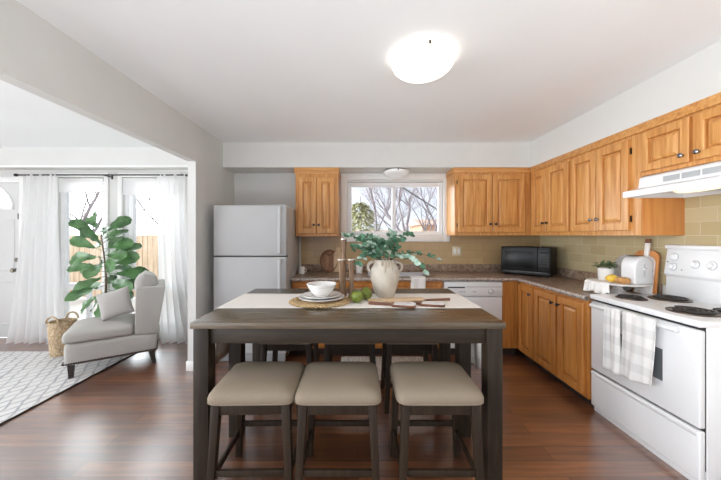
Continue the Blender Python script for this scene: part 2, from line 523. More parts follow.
# ------------------------------------------------------------------ mesh helpers
class MB:
    """collects shapes into one mesh"""

    def __init__(self):
        self.bm = bmesh.new()

    def box(self, x0, x1, y0, y1, z0, z1, bev=0.0, seg=2):
        t = bmesh.new()
        bmesh.ops.create_cube(t, size=1)
        for v in t.verts:
            v.co = Vector(((x0 + x1) / 2 + v.co.x * (x1 - x0), (y0 + y1) / 2 + v.co.y * (y1 - y0), (z0 + z1) / 2 + v.co.z * (z1 - z0)))
        if bev:
            bmesh.ops.bevel(t, geom=t.edges[:] + t.verts[:], offset=bev, segments=seg, affect='EDGES', profile=0.5)
        self._merge(t)
        return self

    def _merge(self, t, mat=None):
        if mat is not None:
            bmesh.ops.transform(t, matrix=mat, verts=t.verts[:])
        me = bpy.data.meshes.new('tmp')
        t.to_mesh(me)
        t.free()
        self.bm.from_mesh(me)
        bpy.data.meshes.remove(me)

    def lathe(self, prof, segs=32, c=(0, 0, 0), mat=None, sx=1, sy=1):
        t = bmesh.new()
        rings = []
        for r, z in prof:
            if r < 1e-5:
                rings.append([t.verts.new((c[0], c[1], c[2] + z))])
            else:
                rings.append([t.verts.new((c[0] + r * sx * math.cos(2 * PI * i / segs), c[1] + r * sy * math.sin(2 * PI * i / segs), c[2] + z)) for i in range(segs)])
        for a, b in zip(rings, rings[1:]):
            for i in range(segs):
                j = (i + 1) % segs
                if len(a) == 1 and len(b) == 1:
                    continue
                if len(a) == 1:
                    t.faces.new((a[0], b[j], b[i]))
                elif len(b) == 1:
                    t.faces.new((a[i], a[j], b[0]))
                else:
                    t.faces.new((a[i], a[j], b[j], b[i]))
        bmesh.ops.recalc_face_normals(t, faces=t.faces[:])
        self._merge(t, mat)
        return self

    def tube(self, pts, rad, segs=8, cap=True):
        t = bmesh.new()
        pts = [Vector(p) for p in pts]
        if not isinstance(rad, (list, tuple)):
            rad = [rad] * len(pts)
        rings = []
        up = None
        for i, p in enumerate(pts):
            d = (pts[min(i + 1, len(pts) - 1)] - pts[max(i - 1, 0)]).normalized()
            if up is None:
                up = Vector((0, 0, 1)) if abs(d.z) < 0.9 else Vector((1, 0, 0))
            a = d.cross(up)
            if a.length < 1e-4:
                a = d.cross(Vector((0, 1, 0)))
            a.normalize()
            b = a.cross(d).normalized()
            up = b
            rings.append([t.verts.new(p + (a * math.cos(2 * PI * k / segs) + b * math.sin(2 * PI * k / segs)) * rad[i]) for k in range(segs)])
        for a, b in zip(rings, rings[1:]):
            for k in range(segs):
                j = (k + 1) % segs
                t.faces.new((a[k], a[j], b[j], b[k]))
        if cap:
            t.faces.new(rings[0][::-1])
            t.faces.new(rings[-1])
        bmesh.ops.recalc_face_normals(t, faces=t.faces[:])
        self._merge(t)
        return self

    def beam(self, p0, p1, w0, w1, d0=None, d1=None, bev=0.0):
        """square tapering bar from p0 (w0 x d0) to p1, cross-sections kept horizontal"""
        d0 = d0 or w0
        d1 = d1 or w1
        t = bmesh.new()
        vs_ = []
        for p, w_, d_ in ((p0, w0, d0), (p1, w1, d1)):
            vs_.append([t.verts.new((p[0] + sx * w_ / 2, p[1] + sy * d_ / 2, p[2])) for sx, sy in ((-1, -1), (1, -1), (1, 1), (-1, 1))])
        a, b = vs_
        t.faces.new(a[::-1])
        t.faces.new(b)
        for k in range(4):
            j = (k + 1) % 4
            t.faces.new((a[k], a[j], b[j], b[k]))
        bmesh.ops.recalc_face_normals(t, faces=t.faces[:])
        if bev:
            bmesh.ops.bevel(t, geom=t.edges[:] + t.verts[:], offset=bev, segments=2, affect='EDGES', profile=0.5)
        self._merge(t)
        return self

    def prism(self, poly, axis, a0, a1, bev=0.0, seg=2):
        """extrude a 2-D polygon along an axis ('x': poly is (y,z); 'y': (x,z); 'z': (x,y))"""
        t = bmesh.new()

        def mk(p, a):
            return {'x': (a, p[0], p[1]), 'y': (p[0], a, p[1]), 'z': (p[0], p[1], a)}[axis]
        va = [t.verts.new(mk(p, a0)) for p in poly]
        vb = [t.verts.new(mk(p, a1)) for p in poly]
        t.faces.new(va)
        t.faces.new(vb[::-1])
        n = len(poly)
        for k in range(n):
            j = (k + 1) % n
            t.faces.new((va[k], vb[k], vb[j], va[j]))
        bmesh.ops.recalc_face_normals(t, faces=t.faces[:])
        if bev:
            bmesh.ops.bevel(t, geom=t.edges[:] + t.verts[:], offset=bev, segments=seg, affect='EDGES', profile=0.5)
        self._merge(t)
        return self

    def grid(self, fn, nu, nv, closed=False):
        t = bmesh.new()
        g = [[t.verts.new(fn(i / nu, j / nv)) for j in range(nv + 1)] for i in range(nu + 1)]
        for i in range(nu):
            for j in range(nv):
                t.faces.new((g[i][j], g[i + 1][j], g[i + 1][j + 1], g[i][j + 1]))
        self._merge(t)
        return self

    def rings(self, loops, cap0=True, cap1=True):
        """skin a list of equal-length vertex loops"""
        t = bmesh.new()
        rs = [[t.verts.new(p) for p in lp] for lp in loops]
        for a, b in zip(rs, rs[1:]):
            n = len(a)
            for k in range(n):
                j = (k + 1) % n
                t.faces.new((a[k], a[j], b[j], b[k]))
        if cap0:
            t.faces.new(rs[0][::-1])
        if cap1:
            t.faces.new(rs[-1])
        bmesh.ops.recalc_face_normals(t, faces=t.faces[:])
        self._merge(t)
        return self

    def build(self, name, mat, parent=None, loc=(0, 0, 0), rot=(0, 0, 0), smooth=True, ang=38, solid=0.0, sub=0):
        bm = self.bm
        if smooth:
            lim = R(ang)
            for f in bm.faces:
                f.smooth = True
            for e_ in bm.edges:
                if len(e_.link_faces) == 2:
                    try:
                        e_.smooth = e_.calc_face_angle() < lim
                    except ValueError:
                        e_.smooth = True
        me = bpy.data.meshes.new(name)
        bm.to_mesh(me)
        bm.free()
        me.materials.append(mat)
        o = bpy.data.objects.new(name, me)
        col.objects.link(o)
        o.location = loc
        o.rotation_euler = rot
        if parent is not None:
            o.parent = parent
        if solid:
            md = o.modifiers.new('thickness', 'SOLIDIFY')
            md.thickness = solid
            md.offset = 0
        if sub:
            md = o.modifiers.new('smooth', 'SUBSURF')
            md.levels = sub
            md.render_levels = sub
        return o


def tag(o, label=None, cat=None, group=None, kind=None):
    if label:
        o['label'] = label
    if cat:
        o['category'] = cat
    if group:
        o['group'] = group
    if kind:
        o['kind'] = kind
    return o


def empty(name, loc=(0, 0, 0), rz=0.0, label=None, cat=None, group=None, kind=None):
    o = bpy.data.objects.new(name, None)
    col.objects.link(o)
    o.location = loc
    o.rotation_euler = (0, 0, rz)
    o.empty_display_size = 0.1
    return tag(o, label, cat, group, kind)


def copy_tree(o, parent=None):
    c = o.copy()
    col.objects.link(c)
    if parent is not None:
        c.parent = parent
    for ch in list(o.children):
        copy_tree(ch, c)
    return c


def struct(o, label=None, cat=None):
    o['kind'] = 'structure'
    if label:
        o['label'] = label
    if cat:
        o['category'] = cat
    return o


# ------------------------------------------------------------------ room shell
BACK = -1.1       # the room goes on, open, behind the viewpoint
LEND = -7.0       # the living room goes on, open, beyond this
WX = 2.47          # right wall
WY = 3.96          # back wall
CE = 2.553         # ceiling
LX = -1.677        # kitchen side of the left wall
LX2 = LX - 0.085
struct(MB().box(LEND, WX + .14, BACK, 4.1, -0.12, 0).build('floor', M['floor']), 'dark walnut plank floor', 'floor')
struct(MB().box(LEND, WX + .14, BACK, 4.1, CE, CE + 0.12).build('ceiling', M['ceil']), 'white flat ceiling', 'ceiling')
# kitchen back wall with the window opening
wx0, wx1, wz0, wz1 = -0.145, 1.157, 1.402, 2.125
b = MB()
b.box(LX2, wx0, WY, WY + .14, 0, CE).box(wx1, WX + .14, WY, WY + .14, 0, CE).box(wx0, wx1, WY, WY + .14, 0, wz0).box(wx0, wx1, WY, WY + .14, wz1, CE)
struct(b.build('wall_back', M['wall']), 'white kitchen back wall around the window', 'wall')
struct(MB().box(WX, WX + .14, BACK, WY, 0, CE).build('wall_right', M['wall']), 'white right wall of the kitchen', 'wall')
# left wall stub and header beam over the wide opening
SY = 3.02
HB = 2.168
b = MB().box(LX2, LX, SY, WY, 0, CE).box(LX2, LX, BACK, SY, HB, CE)
struct(b.build('wall_left', M['wall']), 'white left wall and beam over the wide opening', 'wall')
struct(MB().box(LX - .002, LX + .012, SY - .012, 3.18, 0, .1, .004).box(LX2 - .012, LX + .012, SY - .012, SY - .0005, 0, .1, .004).box(LX2 - .012, LX2 - .0005, SY, WY, 0, .1, .004).build('baseboard_left', M['trim']), 'white baseboard round the left wall end', 'baseboard')
# soffit above the cabinets
b = MB().box(LX, WX, 3.62, WY, 2.245, CE).box(2.14, WX, BACK, 3.62, 2.245, CE)
struct(b.build('ceiling_soffit', M['wall']), 'white soffit above the oak cabinets', 'soffit')
struct(MB().box(LEND - .14, LEND, 2.2, 4.1, 0, CE).build('wall_light_block', M['wall']), 'unseen white end-wall piece added to keep light off the entry door', 'wall')  # unseen wall piece, added to block outdoor light grazing the door wall
# living-room window wall
o1 = (-4.06, -3.437)
o2 = (-3.19, -2.45)
dz = (0.16, 2.19)
dr = (-5.47, -4.57)
b = MB()
b.box(LEND, dr[0], WY, WY + .14, 0, CE).box(dr[0], dr[1], WY, WY + .14, 2.13, CE)
b.box(dr[1], o1[0], WY, WY + .14, 0, CE)
b.box(o1[1], o2[0], WY, WY + .14, 0, CE)
b.box(o2[1], LX2, WY, WY + .14, 0, CE)
for a, c in (o1, o2):
    b.box(a, c, WY, WY + .14, 0, dz[0]).box(a, c, WY, WY + .14, dz[1], CE)
struct(b.build('wall_living', M['wall']), 'white living-room wall with two tall windows', 'wall')
struct(MB().box(LEND, LX2, 3.80, WY, 2.285, CE).build('ceiling_bulkhead', M['wall']), 'white bulkhead above the living-room windows', 'soffit')
struct(MB().box(LEND, LX2, 3.785, 3.80, 2.285, 2.31, .004).build('trim_1', M['trim']), 'white edge trim under the bulkhead', 'trim')
struct(MB().box(-4.49, -4.12, WY - .014, WY, 0, .1, .004).box(-4.0, LX2 - .02, WY - .014, WY, 0, .1, .004).build('baseboard_back', M['trim']), 'white baseboard below the living-room windows', 'baseboard')


# ------------------------------------------------------------------ windows and doors
def frame_ring(b, x0, x1, z0, z1, t, y0, y1, bev=.004):
    b.box(x0, x0 + t, y0, y1, z0, z1, bev).box(x1 - t, x1, y0, y1, z0, z1, bev)
    b.box(x0 + t, x1 - t, y0, y1, z0, z0 + t, bev).box(x0 + t, x1 - t, y0, y1, z1 - t, z1, bev)
    return b


win = struct(empty('window_1', (0.5, WY, wz0)), 'white slider window above the kitchen counter', 'window')
L0 = (-0.5, -WY, -wz0)
b = MB()
frame_ring(b, wx0 - .085, wx1 + .085, wz0 - .085, 2.243, .085, WY - .018, WY - .001)
b.build('window_casing', M['trim'], win, L0)
b = MB()
frame_ring(b, wx0 + .002, wx1 - .002, wz0 + .002, wz1 - .002, .055, WY + .03, WY + .10)
b.build('window_frame', M['vinyl'], win, L0)
xm = 0.49
b = MB().box(xm - .024, xm + .024, WY + .04, WY + .085, wz0 + .058, wz1 - .058, .004)
b.build('window_mullion', M['vinyl'], win, L0)
for a, c in ((wx0 + .06, xm - .026), (xm + .026, wx1 - .06)):
    MB().box(a, c, WY + .06, WY + .064, wz0 + .058, wz1 - .058).build('window_pane', M['glass'], win, L0)

for k, ((a, c), mid, sh) in enumerate(((o1, -3.70, 2.0), (o2, -2.86, 1.97))):
    win = struct(empty('window_%d' % (k + 2), ((a + c) / 2, WY, dz[0])), ('white living-room window nearest the door', 'white living-room window behind the fig plant')[k], 'window')
    L0 = (-(a + c) / 2, -WY, -dz[0])
    b = MB()
    frame_ring(b, a + .002, c - .002, dz[0] + .002, dz[1] - .002, .05, WY + .02, WY + .10)
    b.box(a + .05, c - .05, WY + .02, WY + .10, .66, .745, .004)
    if k == 1:
        b.box(a + .05, a + .12, WY + .03, WY + .09, .745, dz[1] - .05, .004)
    b.box(mid - .02, mid + .02, WY + .03, WY + .09, dz[0] + .05, .66, .004)
    b.build('window_frame', M['vinyl'], win, L0)
    frame_ring(MB(), a - .06, c + .06, dz[0] - .06, dz[1] + .06, .06, WY - .016, WY - .001).build('window_casing', M['trim'], win, L0)
    MB().box(a + .052, c - .052, WY + .06, WY + .064, .747, dz[1] - .052).build('window_pane', M['glass'], win, L0)
    MB().box(a + .052, c - .052, WY + .06, WY + .064, dz[0] + .052, .658).build('window_pane', M['glass'], win, L0)
    rs = empty('roller_shade', ((a + c) / 2, WY + .008, dz[1] - .03), 0, ('white roller shade in the window nearest the door', 'white roller shade in the window behind the fig plant')[k], 'shade', 'roller shades')
    hw = (c - a) / 2 - .012
    MB().tube([(-hw, 0, 0), (hw, 0, 0)], .022, 16).build('roller_tube', M['trim'], rs)
    MB().box(-hw, hw, -.021, -.019, sh - dz[1] + .03, 0).build('shade_cloth', M['shade'], rs)
    MB().box(-hw, hw, -.027, -.012, sh - dz[1] + .012, sh - dz[1] + .03, .003).build('hem_bar', M['trim'], rs)

# entry door with the fan light
dcx = (dr[0] + dr[1]) / 2
M['door'] = noisy('door_paint', '#d9d9d7', '#dcdcda', (4, 4, 4), 0.45)
d = struct(empty('door_1', (dcx, WY + .02, 0)), 'white entry door with a fan-shaped window', 'door')
hwid = (dr[1] - dr[0]) / 2
hole = [(0.31 * math.cos(PI * i / 16), 1.775 + 0.31 * math.sin(PI * i / 16)) for i in range(17)]
poly = [(-hwid + .012, .012), (hwid - .012, .012), (hwid - .012, 2.118)]
# slab as strips around the half-round light
b = MB()
x0, x1 = -hwid + .012, hwid - .012
b.box(x0, x1, 0, .044, .012, 1.775)
up = [(x1, 1.775)] + hole + [(x0, 1.775), (x0, 2.118), (x1, 2.118)]
b.prism(up, 'y', 0, .044)
b.build('door_slab', M['door'], d)
for sx in (-1, 1):
    for za, zb in ((.18, .78), (.92, 1.62)):
        frame_ring(MB(), sx * .2 - .145, sx * .2 + .145, za, zb, .022, -.006, .002, .003).build('door_panel', M['door'], d)
ring = [(0.335 * math.cos(PI * i / 16), 1.765 + 0.335 * math.sin(PI * i / 16)) for i in range(17)]
rin = [(0.305 * math.cos(PI * i / 16), 1.78 + 0.305 * math.sin(PI * i / 16)) for i in range(16, -1, -1)]
MB().prism(ring + rin, 'y', -.012, .0).box(-.335, .335, -.012, 0, 1.752, 1.782).build('window_frame', M['trim'], d)
MB().prism(hole, 'y', .02, .024).build('window_pane', M['glass'], d)
b = MB()
for an in (30, 60, 90, 120, 150):
    b.tube([(0.06 * math.cos(R(an)), -.006, 1.78 + .06 * math.sin(R(an))), (0.305 * math.cos(R(an)), -.006, 1.78 + .305 * math.sin(R(an)))], .005, 6)
b.build('muntin', M['trim'], d)
kx = hwid - .075
b = MB().lathe([(0, 0), (.03, 0), (.03, .008), (.013, .012), (.013, .035), (.027, .045), (.030, .058), (.022, .07), (0, .072)], 24, mat=Matrix.Translation((kx, 0, .93)) @ Matrix.Rotation(R(90), 4, 'X'))
b.build('door_knob', M['brass'], d)
b = MB().lathe([(0, 0), (.028, 0), (.028, .012), (.02, .018), (0, .018)], 24, mat=Matrix.Translation((kx, 0, 1.07)) @ Matrix.Rotation(R(90), 4, 'X'))
b.build('deadbolt', M['brass'], d)
MB().box(hwid - .05, hwid - .025, -.02, 0, 1.62, 1.70, .004).build('door_latch', M['rod'], d)
struct(MB().box(dr[1] - .012, dr[1] + .065, WY - .018, WY - .001, 0, 2.195, .004).box(dr[0] - .065, dr[0] + .012, WY - .018, WY - .001, 0, 2.195, .004).box(dr[0] + .013, dr[1] - .013, WY - .018, WY - .001, 2.118, 2.195, .004).build('trim_2', M['trim']), 'white casing round the entry door', 'trim')

# tile behind the counters
UB = 1.40     # bottom of the wall cabinets (eye level)
CT = 0.912    # counter top
TH = .008
b = MB().box(-.77, wx0 - .086, WY - TH, WY, 1.0, UB + .03).box(wx0 - .086, wx1 + .086, WY - TH, WY, 1.0, wz0 - .086).box(wx1 + .086, WX - TH, WY - TH, WY, 1.0, UB + .03)
struct(b.build('wall_tiles_back', M['tileX']), 'tan tile backsplash under the kitchen window', 'backsplash')
b = MB().box(WX - TH, WX, 2.21, WY - TH, 1.0, UB + .03).box(WX - TH, WX, -.4, 2.21, .9, 1.80)
struct(b.build('wall_tiles_right', M['tileY']), 'tan tile backsplash beside the range', 'backsplash')


# ------------------------------------------------------------------ oak cabinets
def door_loops(w_, h_, t=.026, stile=.062):
    prof = [(0, 0), (0, -t + .004), (.004, -t), (stile - .006, -t), (stile - .001, -t + .003), (stile + .001, -t + .022), (stile + .012, -t + .022), (stile + .014, -t + .011), (stile + .034, -t + .002), (stile + .036, -t + .001)]
    lps = []
    for ins, y in prof:
        lps.append([(ins, y, ins), (w_ - ins, y, ins), (w_ - ins, y, h_ - ins), (ins, y, h_ - ins)])
    return lps


def knob_mb():
    return MB().lathe([(0, 0), (.008, 0), (.006, .012), (.011, .017), (.0155, .022), (.0155, .027), (.010, .031), (0, .032)], 20, mat=Matrix.Rotation(R(90), 4, 'X'))


def cabinet(name, label, W, H, D, doors, loc, rz, toe=0.0, mat='oak', knobm='knob', group=None, drawers=(), stile=.062, open_top=False):
    """front faces local -Y; x runs along the front, origin at the front-left-bottom corner"""
    c = empty(name, loc, rz, label, 'cabinet', group)
    if open_top:
        b = MB().box(0, W, 0, .02, toe, H).box(0, .018, .02, D, toe, H).box(W - .018, W, .02, D, toe, H).box(.018, W - .018, .02, D, toe, toe + .018)
    else:
        b = MB().box(0, W, 0, D, toe, H, .0015, 1)
    b.build('carcass', M[mat], c)
    if toe:
        MB().box(.002, W - .002, .06, D, 0, toe).build('toe_kick', M['toe'], c)
    for (x0, x1, z0, z1, kx, kz, hs) in doors:
        d_ = MB().rings(door_loops(x1 - x0, z1 - z0, stile=stile), cap0=True, cap1=True).build('door', M[mat], c, (x0, -.001, z0), ang=20)
        if kx is not None:
            knob_mb().build('knob', M[knobm], d_, (kx - x0, -.026, kz - z0))
        if hs is not None:
            hx = x0 - .006 if hs < 0 else x1 + .006
            for hz in (z0 + .09, z1 - .09):
                MB().box(hx - .005, hx + .005, -.012, 0, hz - .025, hz + .025, .002).build('hinge', M['hinge'], d_, (-x0, 0.001, -z0))
    for (x0, x1, z0, z1, kx) in drawers:
        d_ = MB().rings(door_loops(x1 - x0, z1 - z0, stile=.03), True, True).build('drawer', M[mat], c, (x0, -.001, z0), ang=20)
        if kx is not None:
            knob_mb().build('knob', M[knobm], d_, (kx - x0, -.026, (z1 - z0) / 2))
    return c


UY = 3.62     # face of the wall cabinets on the back wall
UX = 2.14     # face of the wall cabinets on the right wall
UH = 0.80     # carcass height above UB
D_UP = WY - UY - .003
# left of the window
Wc = .527
cabinet('wall_cabinet', 'oak wall cabinet between the refrigerator and the window', Wc, UH - .02, D_UP,
        [(.035, Wc / 2 - .003, .035, UH - .07, Wc / 2 - .03, .14, None), (Wc / 2 + .003, Wc - .035, .035, UH - .07, Wc / 2 + .03, .14, None)],
        (-.775, UY, UB - .01), 0, group='oak wall cabinets')
# right of the window
Wc = UX - .001 - 1.197
cabinet('wall_cabinet', 'oak double-door wall cabinet right of the kitchen window', Wc, UH, D_UP,
        [(.035, .455, .04, UH - .05, .425, .14, -1), (.463, .86, .04, UH - .05, .493, .14, None)],
        (1.197, UY, UB), 0, group='oak wall cabinets')
D_R = WX - UX - .003


def yr(x):
    return 292 * UX / (x - 358)


# first pair on the right wall, from the corner
ya, yb = UY - .001, yr(571.3)
Wc = ya - yb
cabinet('wall_cabinet', 'oak double-door wall cabinet on the right wall nearest the corner', Wc, UH, D_R,
        [(.055, ya - yr(547.8), .04, UH - .05, ya - yr(547.8) - .03, .14, None), (ya - yr(548.4), Wc - .012, .04, UH - .05, ya - yr(548.4) + .03, .14, None)],
        (UX, ya, UB), R(-90), group='oak wall cabinets')
ya, yb = yr(571.3) - .001, yr(641.3)
Wc = ya - yb
cabinet('wall_cabinet', 'oak double-door wall cabinet ending beside the range hood', Wc, UH, D_R,
        [(.02, ya - yr(597.8), .04, UH - .05, ya - yr(597.8) - .03, .14, None), (ya - yr(598.8), ya - yr(631), .04, UH - .05, ya - yr(598.8) + .03, .14, 1)],
        (UX, ya, UB), R(-90), group='oak wall cabinets', knobm='knob_bright')
YD = yb
MB().box(UX + .004, WX - .002, YD - .006, YD - .0005, UB + .002, UB + .418, .001).build('wall_cabinet_end', M['oak_side'])
o = bpy.data.objects['wall_cabinet_end']
o.name = 'cabinet_end_panel'
tag(o, 'orange oak end panel below the range hood', 'panel')
# over the hood
ya, yb = YD - .001, YD - .80
Wc = ya - yb
zb_ = 1.845
cabinet('wall_cabinet', 'short oak wall cabinet above the range hood', Wc, UB + UH - zb_, D_R,
        [(ya - yr(643.6), ya - yr(692.6), .028, .315, ya - yr(692.6) - .03, .075, None), (ya - yr(698), Wc - .025, .028, .315, ya - yr(698) + .03, .075, None)],
        (UX, ya, zb_), R(-90), group='oak wall cabinets', knobm='knob_bright', stile=.055)
cabinet('wall_cabinet', 'oak wall cabinet on the right wall nearest the camera', .6, UH, D_R,
        [(.02, .295, .04, UH - .05, .265, .14, None), (.305, .58, .04, UH - .05, .335, .14, None)],
        (UX, yb - .001, UB), R(-90), group='oak wall cabinets')


# crown mouldings
def crown(b, x0, x1, y, z0=UB + UH + .001, z1=2.244):
    b.prism([(y - .004, z0 - .012), (y - .012, z0 - .006), (y - .014, z0 + .02), (y - .03, z1 - .012), (y - .03, z1), (y, z1), (y, z0 - .012)], 'x', x0, x1)


b = MB()
b.box(-.79, -.235, UY - .012, UY - .0005, 2.165, 2.243, .003).box(-.789, -.776, UY, WY - .003, 2.165, 2.243, .003).box(-.246, -.235, UY, WY - .003, 2.165, 2.243, .003)
struct(b.build('trim_3', M['oak_moulding']), 'oak crown board on the cabinet beside the refrigerator', 'trim')
b = MB()
b.box(1.185, UX - .013, UY - .014, UY - .0005, 2.178, 2.243, .003).box(1.185, 1.196, UY, WY - .003, 2.178, 2.243, .003)
b.box(UX - .014, UX - .0005, .8, UY - .014, 2.178, 2.243, .003)
struct(b.build('trim_4', M['oak_moulding']), 'oak crown board above the corner cabinets', 'trim')

# ---- base cabinets
BY = 3.39     # base face on the back wall
BX = 1.86     # base face on the right wall
BH = 0.872
D_B = WY - BY - .01
D_BR = WX - BX - .01
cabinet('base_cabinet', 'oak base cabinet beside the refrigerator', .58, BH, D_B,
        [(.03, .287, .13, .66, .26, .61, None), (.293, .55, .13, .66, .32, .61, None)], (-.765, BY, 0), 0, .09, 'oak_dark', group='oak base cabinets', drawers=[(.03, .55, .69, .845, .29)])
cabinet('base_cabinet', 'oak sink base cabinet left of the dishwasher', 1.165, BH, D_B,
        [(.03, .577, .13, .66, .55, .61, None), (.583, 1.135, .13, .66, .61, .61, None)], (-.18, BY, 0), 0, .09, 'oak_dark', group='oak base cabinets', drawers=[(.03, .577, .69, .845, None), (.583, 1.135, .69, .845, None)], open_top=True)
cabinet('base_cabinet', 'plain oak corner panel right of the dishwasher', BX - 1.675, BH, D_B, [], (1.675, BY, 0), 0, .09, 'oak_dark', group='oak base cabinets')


def yq(x):
    return 292 * BX / (x - 358)


ya, yb = BY - .022, yq(535.2)
Wc = ya - yb
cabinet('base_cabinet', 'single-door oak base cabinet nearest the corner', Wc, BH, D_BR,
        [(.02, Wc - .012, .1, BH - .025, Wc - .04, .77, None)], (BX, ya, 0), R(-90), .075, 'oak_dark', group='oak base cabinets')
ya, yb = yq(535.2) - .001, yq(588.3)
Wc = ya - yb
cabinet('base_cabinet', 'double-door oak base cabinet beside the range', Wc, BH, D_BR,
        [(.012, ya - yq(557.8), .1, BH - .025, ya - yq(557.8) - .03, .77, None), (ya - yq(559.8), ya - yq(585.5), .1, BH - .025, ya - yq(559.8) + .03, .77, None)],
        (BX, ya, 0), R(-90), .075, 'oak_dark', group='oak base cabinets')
YR = yb       # far side of the range
# counter top with sink opening, one L-shaped thing
ct = empty('countertop', (0.5, WY, CT), 0, 'brown stone-look laminate countertop on the oak base cabinets', 'countertop')
L0 = (-.5, -WY, -CT)
b = MB()
z0, z1 = BH + .001, CT
sx0, sx1, sy0, sy1 = .12, .86, 3.47, 3.84
b.box(-.768, sx0, BY - .02, WY - .003, z0, z1).box(sx1, BX - .02, BY - .02, WY - .003, z0, z1)
b.box(sx0, sx1, BY - .02, sy0, z0, z1).box(sx0, sx1, sy1, WY - .003, z0, z1)
b.box(BX - .02, WX - .003, YR + .002, WY - .003, z0, z1)
b.build('worktop', M['counter'], ct, L0)
b = MB()
b.tube([(-.768, BY - .02, (z0 + z1) / 2), (BX - .02, BY - .02, (z0 + z1) / 2), (BX - .02, YR + .002, (z0 + z1) / 2)], (z1 - z0) / 2, 12)
b.build('front_edge', M['counter_edge'], ct, L0)
b = MB().box(-.768, WX - .026, WY - .026, WY - TH - .001, CT, 1.012, .005).box(WX - .026, WX - TH - .001, YR + .002, WY - .026, CT, 1.012, .005)
b.build('upstand', M['counter'], ct, L0)
# sink
sk = empty('kitchen_sink', ((sx0 + sx1) / 2, 3.655, CT), 0, 'stainless steel sink set in the counter below the window', 'sink')
hw, hd = .395, .2
b = MB()
lps = []
for ins, z in ((-.025, .004), (0, .006), (.01, -.004), (.03, -.14), (.06, -.155)):
    lps.append([(sx * (hw - .03 - ins), sy * (hd - .02 - ins), z) for sx, sy in ((-1, -1), (1, -1), (1, 1), (-1, 1))])
b.rings(lps, False, True)
b.build('basin', M['steel'], sk, solid=.002)
fb = MB().lathe([(.025, .006), (.025, .02), (.014, .03), (.014, .05), (0, .05)], 20, (0, .225, 0)).tube([(0, .225, .04), (0, .225, .13), (0, .2, .17), (0, .13, .18), (0, .06, .165), (0, .05, .14)], .011, 12)
fb.build('faucet', M['steel'], sk)
MB().tube([(.0, .225, .05), (.06, .235, .075), (.085, .235, .08)], [.008, .007, .006], 8).build('faucet_handle', M['steel'], sk)

# dishwasher
dx0, dx1 = .992, 1.668
dw = empty('dishwasher', ((dx0 + dx1) / 2, BY, 0), 0, 'white dishwasher under the counter with a round dial', 'dishwasher')
hw = (dx1 - dx0) / 2 - .004
MB().box(-hw, hw, 0, .54, .09, .868, .003).build('tub_body', M['appl'], dw)
MB().box(-hw, hw, -.022, -.001, .1, .69, .006).build('door', M['appl'], dw)
p = MB().box(-hw, hw, -.03, -.001, .698, .862, .006).build('control_panel', M['appl'], dw)
MB().box(-hw + .04, -.10, -.0315, -.03, .795, .81).build('handle_slot', M['dark_gap'], p)
MB().box(-.09, hw - .01, -.0315, -.03, .805, .811).build('trim_line', M['appl_gray'], p)
MB().lathe([(0, 0), (.026, 0), (.024, .012), (.01, .016), (0, .016)], 28, mat=Matrix.Translation((.2, -.03, .755)) @ Matrix.Rotation(R(90), 4, 'X')).build('dial', M['appl'], p)
MB().lathe([(.027, .0005), (.032, .0005), (.032, .002), (.027, .002)], 28, mat=Matrix.Translation((.2, -.03, .755)) @ Matrix.Rotation(R(90), 4, 'X')).build('dial_ring', M['appl_gray'], p)
for bx in (-.155, -.13, -.105, 0, .02):
    MB().box(bx - .009, bx + .009, -.033, -.03, .748, .758, .001).build('button', M['appl_gray'], p)
MB().box(-hw, hw, .05, .5, 0, .088).build('toe_kick', M['toe'], dw)

# ------------------------------------------------------------------ refrigerator
fx0, fx1, fy0, fy1, fh = -1.588, -.786, 3.2, 3.9, 1.735
fr = empty('refrigerator', ((fx0 + fx1) / 2, fy1, 0), 0, 'white top-freezer refrigerator beside the left wall', 'refrigerator')
hw = (fx1 - fx0) / 2
dpt = fy1 - fy0
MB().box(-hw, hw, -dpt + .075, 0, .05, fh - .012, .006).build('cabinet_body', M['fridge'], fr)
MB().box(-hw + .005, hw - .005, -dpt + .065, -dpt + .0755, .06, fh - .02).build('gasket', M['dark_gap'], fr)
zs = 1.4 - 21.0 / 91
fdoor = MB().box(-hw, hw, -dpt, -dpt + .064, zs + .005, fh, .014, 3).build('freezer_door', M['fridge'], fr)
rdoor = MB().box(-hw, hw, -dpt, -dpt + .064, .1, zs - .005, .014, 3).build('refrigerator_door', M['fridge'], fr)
for (pz0, pz1, par) in ((zs + .03, fh - .02, fdoor), (.62, zs - .03, rdoor)):
    b = MB()
    lo, hi = (pz0, pz1)
    b.box(hw - .085, hw - .05, -dpt - .042, -dpt - .022, lo, hi, .008, 3)
    b.box(hw - .085, hw - .05, -dpt - .03, -dpt + .002, lo, lo + .05, .006, 2)
    b.box(hw - .085, hw - .05, -dpt - .03, -dpt + .002, hi - .05, hi, .006, 2)
    b.build('handle', M['fridge'], par)
MB().box(-hw + .02, hw - .02, -dpt + .03, -dpt + .075, .005, .095, .004).build('kick_grille', M['appl_gray'], fr)
MB().box(hw - .12, hw - .03, -dpt + .02, -dpt + .12, fh - .01, fh + .008, .004).build('hinge_cover', M['fridge'], fr)
for sx in (-1, 1):
    for yy in (-dpt + .12, -.08):
        MB().lathe([(0, 0), (.025, 0), (.025, .055), (0, .055)], 12, (sx * (hw - .06), yy, 0)).build('foot', M['dark_gap'], fr)

# ------------------------------------------------------------------ range and hood
ry0, ry1 = YR - .762, YR - .004
rc = (ry0 + ry1) / 2
rg = empty('electric_range', (WX - .012, rc, 0), R(-90), 'white electric coil range on the right wall', 'range')
